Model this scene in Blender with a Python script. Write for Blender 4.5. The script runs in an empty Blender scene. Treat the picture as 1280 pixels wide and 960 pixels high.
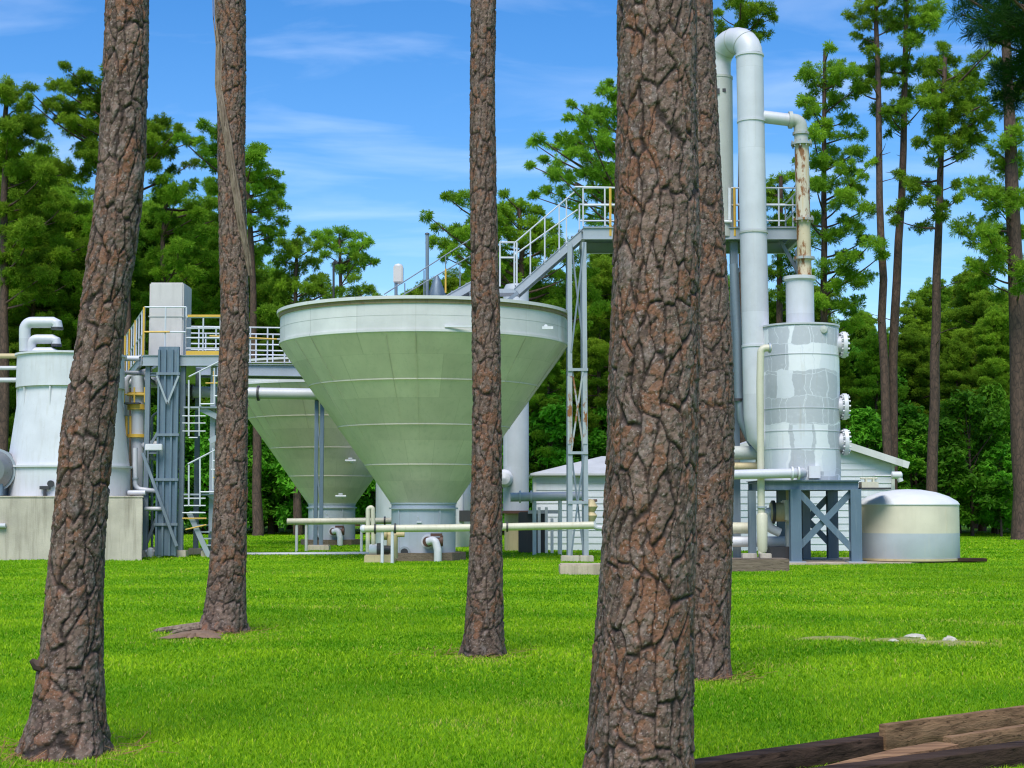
import bpy, math, random
import numpy as np
from mathutils import Vector, Matrix

R = math.radians
scene = bpy.context.scene
C = scene.collection

# ------------------------------------------------------------------ camera, sky, sun, exposure
F = 2000.0                       # focal length in pixels of the 1280 px wide photograph
EYE = 1.6
PITCH = math.atan(152.0 / F)
cam_d = bpy.data.cameras.new("camera"); cam = bpy.data.objects.new("camera", cam_d); C.objects.link(cam)
cam_d.sensor_width = 36.0; cam_d.lens = 36.0 * F / 1280.0
cam_d.clip_start = 0.1; cam_d.clip_end = 6000
cam.location = (0, 0, EYE); cam.rotation_euler = (math.pi / 2 + PITCH, 0, 0)
scene.camera = cam

SUN_EL, SUN_ROT = R(56), R(190)          # behind the camera, a little to the left
world = bpy.data.worlds.new("World"); scene.world = world; world.use_nodes = True
nt = world.node_tree; nt.nodes.clear()
wout = nt.nodes.new("ShaderNodeOutputWorld"); wbg = nt.nodes.new("ShaderNodeBackground")
sky = nt.nodes.new("ShaderNodeTexSky"); sky.sky_type = 'NISHITA'; sky.sun_disc = False
sky.sun_elevation = SUN_EL; sky.sun_rotation = SUN_ROT
sky.air_density = 1.0; sky.dust_density = 0.3; sky.ozone_density = 2.2; sky.altitude = 300
hsv = nt.nodes.new("ShaderNodeHueSaturation"); hsv.inputs['Saturation'].default_value = 1.4; hsv.inputs['Value'].default_value = 1.0; hsv.inputs['Hue'].default_value = 0.507
wtc = nt.nodes.new("ShaderNodeTexCoord")
sep = nt.nodes.new("ShaderNodeSeparateXYZ"); nt.links.new(wtc.outputs['Generated'], sep.inputs[0])
zmx = nt.nodes.new("ShaderNodeMath"); zmx.operation = 'MAXIMUM'; zmx.inputs[1].default_value = 0.02
nt.links.new(sep.outputs['Z'], zmx.inputs[0])
zadd = nt.nodes.new("ShaderNodeMath"); zadd.operation = 'ADD'; zadd.inputs[1].default_value = 0.12
nt.links.new(zmx.outputs[0], zadd.inputs[0])
def wdiv(a):
    n = nt.nodes.new("ShaderNodeMath"); n.operation = 'DIVIDE'
    nt.links.new(a, n.inputs[0]); nt.links.new(zadd.outputs[0], n.inputs[1]); return n.outputs[0]
comb = nt.nodes.new("ShaderNodeCombineXYZ")
nt.links.new(wdiv(sep.outputs['X']), comb.inputs[0]); nt.links.new(wdiv(sep.outputs['Y']), comb.inputs[1])
wmap = nt.nodes.new("ShaderNodeMapping"); wmap.inputs['Scale'].default_value = (1.3, 2.6, 1.0)
wmap.inputs['Rotation'].default_value = (0, 0, R(12)); wmap.inputs['Location'].default_value = (3.35, 0.6, 0.0)
nt.links.new(comb.outputs[0], wmap.inputs[0])
wn = nt.nodes.new("ShaderNodeTexNoise"); wn.inputs['Scale'].default_value = 1.5; wn.inputs['Detail'].default_value = 9
wn.inputs['Roughness'].default_value = 0.52; wn.inputs['Distortion'].default_value = 0.5
nt.links.new(wmap.outputs[0], wn.inputs['Vector'])
wr = nt.nodes.new("ShaderNodeValToRGB"); wr.color_ramp.elements[0].position = 0.47; wr.color_ramp.elements[1].position = 0.92
wr.color_ramp.elements[1].color = (0.34, 0.34, 0.34, 1)
nt.links.new(wn.outputs['Fac'], wr.inputs[0])
wmix = nt.nodes.new("ShaderNodeMixRGB"); wmix.inputs[2].default_value = (7.5, 8.2, 9.2, 1)
nt.links.new(sky.outputs[0], hsv.inputs['Color']); nt.links.new(hsv.outputs[0], wmix.inputs[1])
nt.links.new(wr.outputs[0], wmix.inputs[0])
wbg.inputs['Strength'].default_value = 0.118
nt.links.new(wmix.outputs[0], wbg.inputs['Color']); nt.links.new(wbg.outputs[0], wout.inputs[0])

sun_d = bpy.data.lights.new("sun", 'SUN'); sun_d.energy = 2.9; sun_d.angle = R(32); sun_d.color = (1.0, 0.955, 0.88)
sun = bpy.data.objects.new("sun", sun_d); C.objects.link(sun)
sdir = Vector((math.sin(SUN_ROT) * math.cos(SUN_EL), math.cos(SUN_ROT) * math.cos(SUN_EL), math.sin(SUN_EL)))
sun.rotation_euler = sdir.to_track_quat('Z', 'Y').to_euler(); sun.location = (-30, -40, 60)

vs = scene.view_settings
vs.view_transform = 'Standard'; vs.look = 'None'; vs.exposure = 0.62; vs.gamma = 1.0; vs.use_curve_mapping = False
scene.render.engine = 'CYCLES'
scene.cycles.max_bounces = 6; scene.cycles.diffuse_bounces = 3; scene.cycles.glossy_bounces = 2
scene.cycles.transmission_bounces = 2; scene.cycles.transparent_max_bounces = 4
scene.cycles.sample_clamp_indirect = 6.0
scene.cycles.use_denoising = True; scene.cycles.denoising_prefilter = 'ACCURATE'
scene.cycles.pixel_filter_type = 'BLACKMAN_HARRIS'; scene.cycles.filter_width = 1.2
scene.render.film_transparent = False

# ------------------------------------------------------------------ picture measurements -> places
cp, sp = math.cos(PITCH), math.sin(PITCH)
def P(px, py, Y):
    """point of the photograph's pixel (px, py) at the depth Y metres"""
    xc = (px - 640) / F; yc = (480 - py) / F
    dy = cp - sp * yc; dz = sp + cp * yc; k = Y / dy
    return Vector((xc * k, Y, EYE + dz * k))
def GY(py):
    yc = (480 - py) / F
    return -EYE / (sp + cp * yc) * (cp - sp * yc)
def S(px, Y): return px * Y / F           # pixels to metres at a depth

# ------------------------------------------------------------------ things and meshes
def tag(o, label=None, cat=None, group=None, kind=None):
    if label: o['label'] = label
    if cat: o['category'] = cat
    if group: o['group'] = group
    if kind: o['kind'] = kind
    return o
def thing(name, label, cat, loc, group=None):
    o = bpy.data.objects.new(name, None); C.objects.link(o); o.location = loc
    o.empty_display_size = 0.2
    return tag(o, label, cat, group)
def origin(o):
    v = Vector((0, 0, 0))
    while o is not None: v = v + o.location; o = o.parent
    return v
def link(name, me, mat, parent=None):
    o = bpy.data.objects.new(name, me); C.objects.link(o)
    if mat: me.materials.append(mat)
    if parent: o.parent = parent
    return o
def np_mesh(name, verts, faces_flat, nper, attrs=None, smooth=True):
    me = bpy.data.meshes.new(name); nv = len(verts); nf = len(faces_flat) // nper
    me.vertices.add(nv); me.vertices.foreach_set('co', np.asarray(verts, np.float32).ravel())
    me.loops.add(nf * nper); me.loops.foreach_set('vertex_index', np.asarray(faces_flat, np.int32).ravel())
    me.polygons.add(nf); me.polygons.foreach_set('loop_start', np.arange(0, nf * nper, nper, dtype=np.int32))
    try: me.polygons.foreach_set('loop_total', np.full(nf, nper, np.int32))
    except Exception: pass
    me.polygons.foreach_set('use_smooth', np.full(nf, smooth, bool))
    me.update(calc_edges=True)
    for k, (typ, arr) in (attrs or {}).items():
        a = me.attributes.new(k, typ, 'POINT')
        a.data.foreach_set('color' if typ == 'FLOAT_COLOR' else 'value', np.asarray(arr, np.float32).ravel())
    return me

class MB:
    def __init__(s): s.v = []; s.f = []
    def add(s, vs_, fs_):
        b = len(s.v); s.v += [Vector(v) for v in vs_]; s.f += [tuple(i + b for i in f) for f in fs_]; return s
    def box(s, c, size, rz=0.0, M=None):
        x, y, z = (q / 2 for q in size); c = Vector(c)
        pts = [(-x, -y, -z), (x, -y, -z), (x, y, -z), (-x, y, -z), (-x, -y, z), (x, -y, z), (x, y, z), (-x, y, z)]
        m = M if M is not None else Matrix.Rotation(rz, 3, 'Z')
        return s.add([c + m @ Vector(p) for p in pts], [(0, 3, 2, 1), (4, 5, 6, 7), (0, 1, 5, 4), (1, 2, 6, 5), (2, 3, 7, 6), (3, 0, 4, 7)])
    def span(s, a, b):
        a, b = Vector(a), Vector(b); return s.box((a + b) / 2, [abs(q) for q in (b - a)])
    def beam(s, p0, p1, w, h, up=(0, 0, 1)):
        p0, p1 = Vector(p0), Vector(p1); d = p1 - p0; L = d.length; d.normalize(); up = Vector(up)
        if abs(d.dot(up)) > 0.98: up = Vector((0, 1, 0))
        x = d.cross(up).normalized(); z = x.cross(d)
        M = Matrix((x, d, z)).transposed()
        return s.box((p0 + p1) / 2, (w, L, h), M=M)
    def ibeam(s, p0, p1, w, h, t=0.02, up=(0, 0, 1)):
        p0, p1 = Vector(p0), Vector(p1); d = (p1 - p0).normalized(); up = Vector(up)
        if abs(d.dot(up)) > 0.98: up = Vector((0, 1, 0))
        x = d.cross(up).normalized(); z = x.cross(d)
        s.beam(p0, p1, t, h - 2 * t, up)
        for k in (-1, 1): s.beam(p0 + z * k * (h - t) / 2, p1 + z * k * (h - t) / 2, w, t, up)
        return s
    def tube(s, pts, r, n=10, caps=True):
        pts = [Vector(p) for p in pts]; rs = r if isinstance(r, (list, tuple)) else [r] * len(pts)
        t0 = (pts[1] - pts[0]).normalized(); ref = Vector((0, 0, 1)) if abs(t0.z) < 0.9 else Vector((1, 0, 0))
        u = t0.cross(ref).normalized(); vs_ = []; 
        for i, p in enumerate(pts):
            t = (pts[min(i + 1, len(pts) - 1)] - pts[max(i - 1, 0)]).normalized()
            u = (u - t * u.dot(t)).normalized(); w = t.cross(u)
            vs_ += [p + (u * math.cos(2 * math.pi * k / n) + w * math.sin(2 * math.pi * k / n)) * rs[i] for k in range(n)]
        fs_ = [(i * n + k, i * n + (k + 1) % n, (i + 1) * n + (k + 1) % n, (i + 1) * n + k) for i in range(len(pts) - 1) for k in range(n)]
        if caps: fs_ += [tuple(range(n - 1, -1, -1)), tuple((len(pts) - 1) * n + k for k in range(n))]
        return s.add(vs_, fs_)
    def lathe(s, prof, c, n=48, axis='Z'):
        c = Vector(c); vs_ = []
        for (r, z) in prof:
            for k in range(n):
                a = 2 * math.pi * k / n; q = (r * math.cos(a), r * math.sin(a), z)
                if axis == 'X': q = (z, q[0], q[1])
                if axis == 'Y': q = (q[1], z, q[0])
                vs_.append(c + Vector(q))
        m = len(prof)
        fs_ = [(i * n + k, i * n + (k + 1) % n, (i + 1) * n + (k + 1) % n, (i + 1) * n + k) for i in range(m - 1) for k in range(n)]
        if prof[0][0] > 1e-5: fs_.append(tuple(range(n - 1, -1, -1)))
        if prof[-1][0] > 1e-5: fs_.append(tuple((m - 1) * n + k for k in range(n)))
        return s.add(vs_, fs_)
    def ring(s, c, r0, r1, h, n=40, axis='Z'):
        """a flat collar between the radii r0 and r1, h thick, centred at c"""
        return s.lathe([(r0, -h / 2), (r1, -h / 2), (r1, h / 2), (r0, h / 2)], c, n, axis) if r0 <= 1e-5 else s._ring(c, r0, r1, h, n, axis)
    def _ring(s, c, r0, r1, h, n, axis):
        c = Vector(c); vs_ = []
        for (r, z) in [(r0, -h / 2), (r1, -h / 2), (r1, h / 2), (r0, h / 2)]:
            for k in range(n):
                a = 2 * math.pi * k / n; q = (r * math.cos(a), r * math.sin(a), z)
                if axis == 'X': q = (z, q[0], q[1])
                if axis == 'Y': q = (q[1], z, q[0])
                vs_.append(c + Vector(q))
        return s.add(vs_, [(i * n + k, i * n + (k + 1) % n, ((i + 1) % 4) * n + (k + 1) % n, ((i + 1) % 4) * n + k) for i in range(4) for k in range(n)])
    def build(s, name, mat, parent=None, bevel=0.0, sharp=35):
        o0 = origin(parent) if parent else Vector((0, 0, 0))
        me = bpy.data.meshes.new(name); me.from_pydata([tuple(v - o0) for v in s.v], [], s.f); me.update()
        import bmesh
        bm = bmesh.new(); bm.from_mesh(me); bmesh.ops.recalc_face_normals(bm, faces=bm.faces)
        if bevel > 0:
            es = [e for e in bm.edges if len(e.link_faces) == 2 and e.calc_face_angle(0) > R(50)]
            bmesh.ops.bevel(bm, geom=es, offset=bevel, segments=2, affect='EDGES', clamp_overlap=True)
        bm.to_mesh(me); bm.free()
        for p in me.polygons: p.use_smooth = True
        me.set_sharp_from_angle(angle=R(sharp))
        return link(name, me, mat, parent)

def rpath(pts, rad, n=6):
    """a polyline with its corners rounded to the radius rad"""
    pts = [Vector(p) for p in pts]; out = [pts[0]]
    for a, b, c in zip(pts, pts[1:], pts[2:]):
        d0 = (a - b).normalized(); d1 = (c - b).normalized()
        ang = math.acos(max(-1, min(1, d0.dot(d1)))); t = rad / math.tan(ang / 2)
        t = min(t, (a - b).length * 0.49, (c - b).length * 0.49)
        p0, p1 = b + d0 * t, b + d1 * t
        rr = t * math.tan(ang / 2); bis = (d0 + d1).normalized(); o = b + bis * (rr / math.sin(ang / 2))
        v0, v1 = p0 - o, p1 - o; full = math.acos(max(-1, min(1, v0.normalized().dot(v1.normalized()))))
        for i in range(n + 1):
            f = i / n
            out.append(o + (v0 * math.sin((1 - f) * full) + v1 * math.sin(f * full)) / max(math.sin(full), 1e-6))
    out.append(pts[-1]); return out
def dup(root, loc, rz=0.0, sc=1.0, label=None, group=None):
    r = root.copy(); C.objects.link(r); r.location = loc; r.rotation_euler = (0, 0, rz)
    r.scale = sc if isinstance(sc, (tuple, list)) else (sc, sc, sc)
    if label: r['label'] = label
    if group: r['group'] = group
    for ch in list(root.children):
        c = ch.copy(); C.objects.link(c); c.parent = r
        for g in list(ch.children):
            d = g.copy(); C.objects.link(d); d.parent = c
    return r

# ------------------------------------------------------------------ materials
def mat_base(name):
    m = bpy.data.materials.new(name); m.use_nodes = True; t = m.node_tree
    return m, t, t.nodes['Principled BSDF'], t.nodes['Material Output']
def N(t, typ, **kw):
    n = t.nodes.new(typ)
    for k, v in kw.items():
        if k in n.inputs.keys(): n.inputs[k].default_value = v
        else: setattr(n, k, v)
    return n
def mixc(t, fac, a, b, mode='MIX'):
    n = t.nodes.new('ShaderNodeMixRGB'); n.blend_type = mode
    for i, q in enumerate((fac, a, b)):
        if hasattr(q, 'node'): t.links.new(q, n.inputs[i])
        elif i == 0: n.inputs[0].default_value = q
        else: n.inputs[i].default_value = (*q, 1) if len(q) == 3 else q
    return n.outputs[0]
def ramp(t, src, p0, p1, v0=0.0, v1=1.0):
    n = t.nodes.new('ShaderNodeMapRange'); n.inputs[1].default_value = p0; n.inputs[2].default_value = p1
    n.inputs[3].default_value = v0; n.inputs[4].default_value = v1; t.links.new(src, n.inputs[0]); return n.outputs[0]
def noise(t, vec, scale, detail=4, rough=0.55, dist=0.0):
    n = N(t, 'ShaderNodeTexNoise', Scale=scale, Detail=detail, Roughness=rough, Distortion=dist); t.links.new(vec, n.inputs['Vector']); return n.outputs['Fac']
def coords(t, sc=(1, 1, 1), which='Object'):
    tc = t.nodes.new('ShaderNodeTexCoord'); mp = t.nodes.new('ShaderNodeMapping'); mp.inputs['Scale'].default_value = sc
    t.links.new(tc.outputs[which], mp.inputs[0]); return mp.outputs[0]
def bump(t, b, h, strength=0.3, dist=0.02):
    n = N(t, 'ShaderNodeBump', Strength=strength, Distance=dist); t.links.new(h, n.inputs['Height']); t.links.new(n.outputs[0], b.inputs['Normal'])

def paint(name, col, stain=(0.30, 0.26, 0.17), amount=0.35, rough=0.45, streak=True, rust=0.0, metal=0.0, bmp=0.06, mott=0.12):
    m, t, b, o = mat_base(name)
    v = coords(t); vsk = coords(t, (3.0, 3.0, 0.22) if streak else (1, 1, 1))
    big = noise(t, v, 1.3, 5); c = mixc(t, ramp(t, big, 0.3, 0.7), [q * (1 - mott) for q in col], [min(1, q * (1 + mott * 0.4)) for q in col])
    st = noise(t, vsk, 3.0, 6, 0.65); c = mixc(t, ramp(t, st, 0.52, 0.80, 0, amount), c, stain)
    fine = noise(t, v, 22, 3); c = mixc(t, ramp(t, fine, 0.62, 0.78, 0, amount * 0.8), c, [q * 0.7 for q in stain])
    if rust > 0:
        rn = noise(t, coords(t, (2.2, 2.2, 0.8)), 1.7, 7, 0.7, 0.3)
        rc = mixc(t, noise(t, v, 14, 4), (0.30, 0.13, 0.03), (0.13, 0.045, 0.015))
        rf = ramp(t, rn, 0.66 - rust * 0.3, 0.72 - rust * 0.3); c = mixc(t, rf, c, rc)
    t.links.new(c, b.inputs['Base Color']); b.inputs['Roughness'].default_value = rough; b.inputs['Metallic'].default_value = metal
    t.links.new(ramp(t, fine, 0.2, 0.8, rough - 0.08, rough + 0.15), b.inputs['Roughness'])
    bump(t, b, mixc(t, 0.5, big, fine), bmp, 0.02)
    return m

M = {}
M['white'] = paint('white_paint', (0.610, 0.615, 0.650), amount=0.28)
M['pipe'] = paint('white_pipe_paint', (0.545, 0.555, 0.600), (0.38, 0.34, 0.26), 0.22, 0.4)
M['cream'] = paint('cream_pipe_paint', (0.56, 0.53, 0.41), (0.28, 0.22, 0.10), 0.4)
M['cone'] = paint('cone_paint', (0.680, 0.580, 0.510), (0.34, 0.35, 0.27), 0.35, 0.5)
M['band'] = paint('band_paint', (0.600, 0.600, 0.590), (0.42, 0.42, 0.36), 0.22, 0.5)
M['rim'] = paint('rim_paint', (0.26, 0.19, 0.10), (0.10, 0.055, 0.025), 0.9, 0.6, rust=0.15)
M['neck'] = paint('neck_paint', (0.440, 0.475, 0.520), (0.36, 0.37, 0.33), 0.25, 0.5)
M['steel'] = paint('galvanised_steel', (0.170, 0.215, 0.260), (0.36, 0.40, 0.42), 0.5, 0.5, metal=0.25)
M['steel_blue'] = paint('blue_grey_steel', (0.115, 0.170, 0.225), (0.30, 0.35, 0.38), 0.5, 0.45, metal=0.2)
M['steel_light'] = paint('light_galvanised_steel', (0.330, 0.370, 0.410), (0.28, 0.29, 0.28), 0.4, 0.5, metal=0.2)
M['steel_rust'] = paint('rusting_steel', (0.36, 0.40, 0.42), (0.40, 0.24, 0.08), 0.9, 0.55, metal=0.1, rust=0.5)
M['rail'] = paint('white_railing_paint', (0.540, 0.570, 0.620), (0.35, 0.32, 0.22), 0.3, 0.45)
M['yellow'] = paint('yellow_safety_paint', (0.62, 0.38, 0.05), (0.40, 0.26, 0.08), 0.5, 0.5)
M['dark'] = paint('dark_iron', (0.035, 0.035, 0.04), (0.08, 0.06, 0.05), 0.5, 0.5)
M['valve'] = paint('brown_iron', (0.10, 0.045, 0.03), (0.05, 0.025, 0.02), 0.6, 0.55)
M['rustpipe'] = paint('rusted_pipe_paint', (0.560, 0.500, 0.400), (0.50, 0.30, 0.09), 0.95, 0.55, rust=0.62)
M['greybox'] = paint('grey_box_paint', (0.520, 0.495, 0.470), (0.25, 0.24, 0.22), 0.3, 0.6)
M['stack'] = paint('dull_grey_paint', (0.414, 0.432, 0.405), (0.25, 0.25, 0.20), 0.45, 0.55)
M['tan'] = paint('weathered_cream_paint', (0.52, 0.42, 0.24), (0.20, 0.14, 0.07), 0.5, 0.6)
M['tank_cream'] = paint('cream_tank_paint', (0.640, 0.585, 0.450), (0.52, 0.46, 0.30), 0.3, 0.55)
M['tank_grey'] = paint('grey_tank_paint', (0.440, 0.475, 0.510), (0.60, 0.55, 0.42), 0.35, 0.55)
M['tank_top'] = paint('white_tank_top', (0.640, 0.650, 0.650), (0.6, 0.55, 0.4), 0.25, 0.5)
M['motor'] = paint('grey_motor_paint', (0.20, 0.21, 0.22), (0.10, 0.10, 0.10), 0.4, 0.3, metal=0.4)
M['roof'] = paint('pale_roofing', (0.46, 0.47, 0.48), (0.28, 0.28, 0.27), 0.4, 0.7)

def concrete(name, col=(0.36, 0.34, 0.29)):
    m, t, b, o = mat_base(name); v = coords(t)
    c = mixc(t, ramp(t, noise(t, v, 1.2, 6), 0.3, 0.7), [q * 0.78 for q in col], [q * 1.15 for q in col])
    sk = noise(t, coords(t, (2.2, 2.2, 0.18)), 2.0, 7, 0.65); c = mixc(t, ramp(t, sk, 0.48, 0.75, 0, 0.75), c, (0.15, 0.125, 0.09))
    c = mixc(t, ramp(t, noise(t, v, 30, 4), 0.6, 0.75, 0, 0.5), c, [q * 0.6 for q in col])
    t.links.new(c, b.inputs['Base Color']); b.inputs['Roughness'].default_value = 0.85
    bump(t, b, noise(t, v, 25, 6), 0.35, 0.02); return m
M['concrete'] = concrete('stained_concrete', (0.48, 0.425, 0.345)); M['slab'] = concrete('pale_concrete', (0.46, 0.38, 0.28))

def wood(name, c0, c1, sc=(1, 1, 1)):
    m, t, b, o = mat_base(name); v = coords(t, sc)
    g = noise(t, v, 6, 9, 0.7, 0.4); c = mixc(t, ramp(t, g, 0.3, 0.7), c0, c1)
    c = mixc(t, ramp(t, noise(t, v, 14, 5), 0.58, 0.66, 0, 0.75), c, [q * 0.35 for q in c0])
    t.links.new(c, b.inputs['Base Color']); b.inputs['Roughness'].default_value = 0.85; b.inputs['Specular IOR Level'].default_value = 0.12
    bump(t, b, g, 0.9, 0.02); return m
M['wood_dark'] = wood('dark_weathered_wood', (0.016, 0.010, 0.007), (0.085, 0.052, 0.036), (.10, 1.2, 4))
M['wood'] = wood('brown_weathered_wood', (0.10, 0.056, 0.030), (0.36, 0.215, 0.115), (.10, 1.2, 4))
M['wood_split'] = wood('split_wood', (0.12, 0.06, 0.035), (0.42, 0.25, 0.13), (.15, 2, 4))
M['wood_grey'] = wood('grey_timber', (0.10, 0.075, 0.055), (0.26, 0.20, 0.15), (0.5, 3, 5))

M['vine_bark'] = wood('dead_vine_bark', (0.10, 0.07, 0.05), (0.34, 0.26, 0.20), (3, 3, .5))
# siding of the shed: overlapping boards
def siding():
    m, t, b, o = mat_base('white_board_siding'); v = coords(t)
    c = mixc(t, ramp(t, noise(t, coords(t, (0.5, 0.5, 6)), 2, 5), 0.3, 0.7), (0.52, 0.55, 0.60), (0.62, 0.64, 0.68))
    c = mixc(t, ramp(t, noise(t, coords(t, (3, 3, 0.3)), 2.5, 6), 0.55, 0.8, 0, 0.3), c, (0.34, 0.33, 0.30))
    t.links.new(c, b.inputs['Base Color']); b.inputs['Roughness'].default_value = 0.55
    return m
M['siding'] = siding()

# the scrubber's patchwork jacket
def patchwork():
    m, t, b, o = mat_base('patched_vessel_jacket'); tc = t.nodes.new('ShaderNodeTexCoord')
    s_ = t.nodes.new('ShaderNodeSeparateXYZ'); t.links.new(tc.outputs['Object'], s_.inputs[0])
    at = N(t, 'ShaderNodeMath', operation='ARCTAN2'); t.links.new(s_.outputs['X'], at.inputs[0])
    ng = N(t, 'ShaderNodeMath', operation='MULTIPLY'); ng.inputs[1].default_value = -1; t.links.new(s_.outputs['Y'], ng.inputs[0]); t.links.new(ng.outputs[0], at.inputs[1])
    cx = t.nodes.new('ShaderNodeCombineXYZ'); t.links.new(at.outputs[0], cx.inputs[0]); t.links.new(s_.outputs['Z'], cx.inputs[1])
    wob = N(t, 'ShaderNodeTexNoise', Scale=1.8, Detail=3); t.links.new(cx.outputs[0], wob.inputs['Vector'])
    wb = N(t, 'ShaderNodeVectorMath', operation='MULTIPLY_ADD'); wb.inputs[1].default_value = (0.34, 0.40, 0)
    t.links.new(wob.outputs['Color'], wb.inputs[0]); t.links.new(cx.outputs[0], wb.inputs[2])
    def bricks(w, h, off, seed):
        mp = N(t, 'ShaderNodeMapping'); mp.inputs['Location'].default_value = (seed, seed * 0.37, 0); t.links.new(wb.outputs[0], mp.inputs[0])
        br = N(t, 'ShaderNodeTexBrick', Scale=1.0); br.offset = off; br.inputs['Brick Width'].default_value = w; br.inputs['Row Height'].default_value = h
        br.inputs['Mortar Size'].default_value = 0.008; br.inputs['Color1'].default_value = (0, 0, 0, 1); br.inputs['Color2'].default_value = (1, 1, 1, 1)
        t.links.new(mp.outputs[0], br.inputs['Vector']); return br
    b1 = bricks(0.66, 1.35, 0.37, 2.3); b2 = bricks(0.47, 0.74, 0.61, 5.1)
    c = mixc(t, ramp(t, b1.outputs['Color'], 0.35, 0.37), (0.66, 0.68, 0.70), (0.41, 0.43, 0.46))
    c = mixc(t, ramp(t, b2.outputs['Color'], 0.70, 0.72, 0, 0.9), c, (0.37, 0.39, 0.42))
    c = mixc(t, ramp(t, b2.outputs['Color'], 0.24, 0.22, 0, 0.9), c, (0.58, 0.61, 0.65))
    c = mixc(t, b1.outputs['Fac'], c, (0.55, 0.58, 0.61))
    v = coords(t)
    c = mixc(t, ramp(t, noise(t, v, 8, 5), 0.55, 0.75, 0, 0.4), c, (0.56, 0.58, 0.61))
    c = mixc(t, ramp(t, noise(t, coords(t, (4, 4, 0.4)), 2, 6), 0.60, 0.8, 0, 0.35), c, (0.35, 0.30, 0.22))
    t.links.new(c, b.inputs['Base Color']); b.inputs['Roughness'].default_value = 0.55
    bump(t, b, noise(t, v, 9, 4), 0.2, 0.02); return m
M['patch'] = patchwork()

def plated(m, n_around, row):
    """slight tone differences between the welded plates of a round shell"""
    t = m.node_tree; b = t.nodes['Principled BSDF']; src = b.inputs['Base Color'].links[0].from_socket; tc = t.nodes.new('ShaderNodeTexCoord')
    s_ = t.nodes.new('ShaderNodeSeparateXYZ'); t.links.new(tc.outputs['Object'], s_.inputs[0])
    at = N(t, 'ShaderNodeMath', operation='ARCTAN2'); t.links.new(s_.outputs['X'], at.inputs[0])
    ng = N(t, 'ShaderNodeMath', operation='MULTIPLY'); ng.inputs[1].default_value = -1; t.links.new(s_.outputs['Y'], ng.inputs[0]); t.links.new(ng.outputs[0], at.inputs[1])
    cx = t.nodes.new('ShaderNodeCombineXYZ'); t.links.new(at.outputs[0], cx.inputs[0]); t.links.new(s_.outputs['Z'], cx.inputs[1])
    br = N(t, 'ShaderNodeTexBrick', Scale=1.0); br.offset = .5; br.inputs['Brick Width'].default_value = 2 * math.pi / n_around; br.inputs['Row Height'].default_value = row
    br.inputs['Mortar Size'].default_value = .004; br.inputs['Color1'].default_value = (.90, .90, .90, 1); br.inputs['Color2'].default_value = (1.06, 1.06, 1.05, 1); br.inputs['Mortar'].default_value = (.85, .85, .83, 1)
    t.links.new(cx.outputs[0], br.inputs['Vector']); t.links.new(mixc(t, 1.0, src, br.outputs['Color'], 'MULTIPLY'), b.inputs['Base Color'])
plated(M['cone'], 16, 1.16); plated(M['band'], 16, 5.0); plated(M['pipe'], 2, 2.4); plated(M['neck'], 8, 3.0)
# bark: colours come from the plate attributes of the trunk mesh (r tint, g rust, b furrow)
def bark_near():
    m, t, b, o = mat_base('pine_bark'); at = N(t, 'ShaderNodeAttribute', attribute_name='plate')
    s_ = t.nodes.new('ShaderNodeSeparateColor'); t.links.new(at.outputs['Color'], s_.inputs[0]); v = coords(t)
    n1 = noise(t, v, 28, 6, 0.65)
    c = mixc(t, s_.outputs[0], (0.038, 0.021, 0.014), (0.250, 0.165, 0.125))
    c = mixc(t, ramp(t, noise(t, coords(t, (1, 1, .5)), 14, 5, 0.6), 0.54, 0.68, 0, .4), c, (0.27, 0.225, 0.21))
    c = mixc(t, ramp(t, s_.outputs[1], 0.54, 0.72, 0, 0.75), c, (0.22, 0.088, 0.040))
    c = mixc(t, ramp(t, n1, 0.45, 0.75, 0, 0.5), c, (0.075, 0.045, 0.035))
    c = mixc(t, ramp(t, noise(t, v, 60, 4), 0.56, 0.70, 0, 0.6), c, (0.40, 0.33, 0.29))
    c = mixc(t, s_.outputs[2], c, (0.020, 0.012, 0.009))
    t.links.new(c, b.inputs['Base Color']); b.inputs['Roughness'].default_value = 0.70; b.inputs['Specular IOR Level'].default_value = 0.3
    bump(t, b, mixc(t, 0.5, n1, noise(t, v, 90, 5)), 0.8, 0.012); return m
M['bark'] = bark_near()
def bark_far():
    m, t, b, o = mat_base('far_pine_bark'); v = coords(t, (1, 1, 0.35))
    c = mixc(t, ramp(t, noise(t, v, 7, 6, 0.7), 0.3, 0.7), (0.040, 0.024, 0.018), (0.130, 0.076, 0.054))
    vo = N(t, 'ShaderNodeTexVoronoi', feature='DISTANCE_TO_EDGE', Scale=6.5); t.links.new(v, vo.inputs['Vector'])
    c = mixc(t, ramp(t, vo.outputs['Distance'], 0.10, 0.0, 0, 0.8), c, (0.025, 0.016, 0.012))
    t.links.new(c, b.inputs['Base Color']); b.inputs['Roughness'].default_value = 0.85
    bump(t, b, vo.outputs['Distance'], 0.6, 0.03); return m
M['bark_far'] = bark_far()

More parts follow.
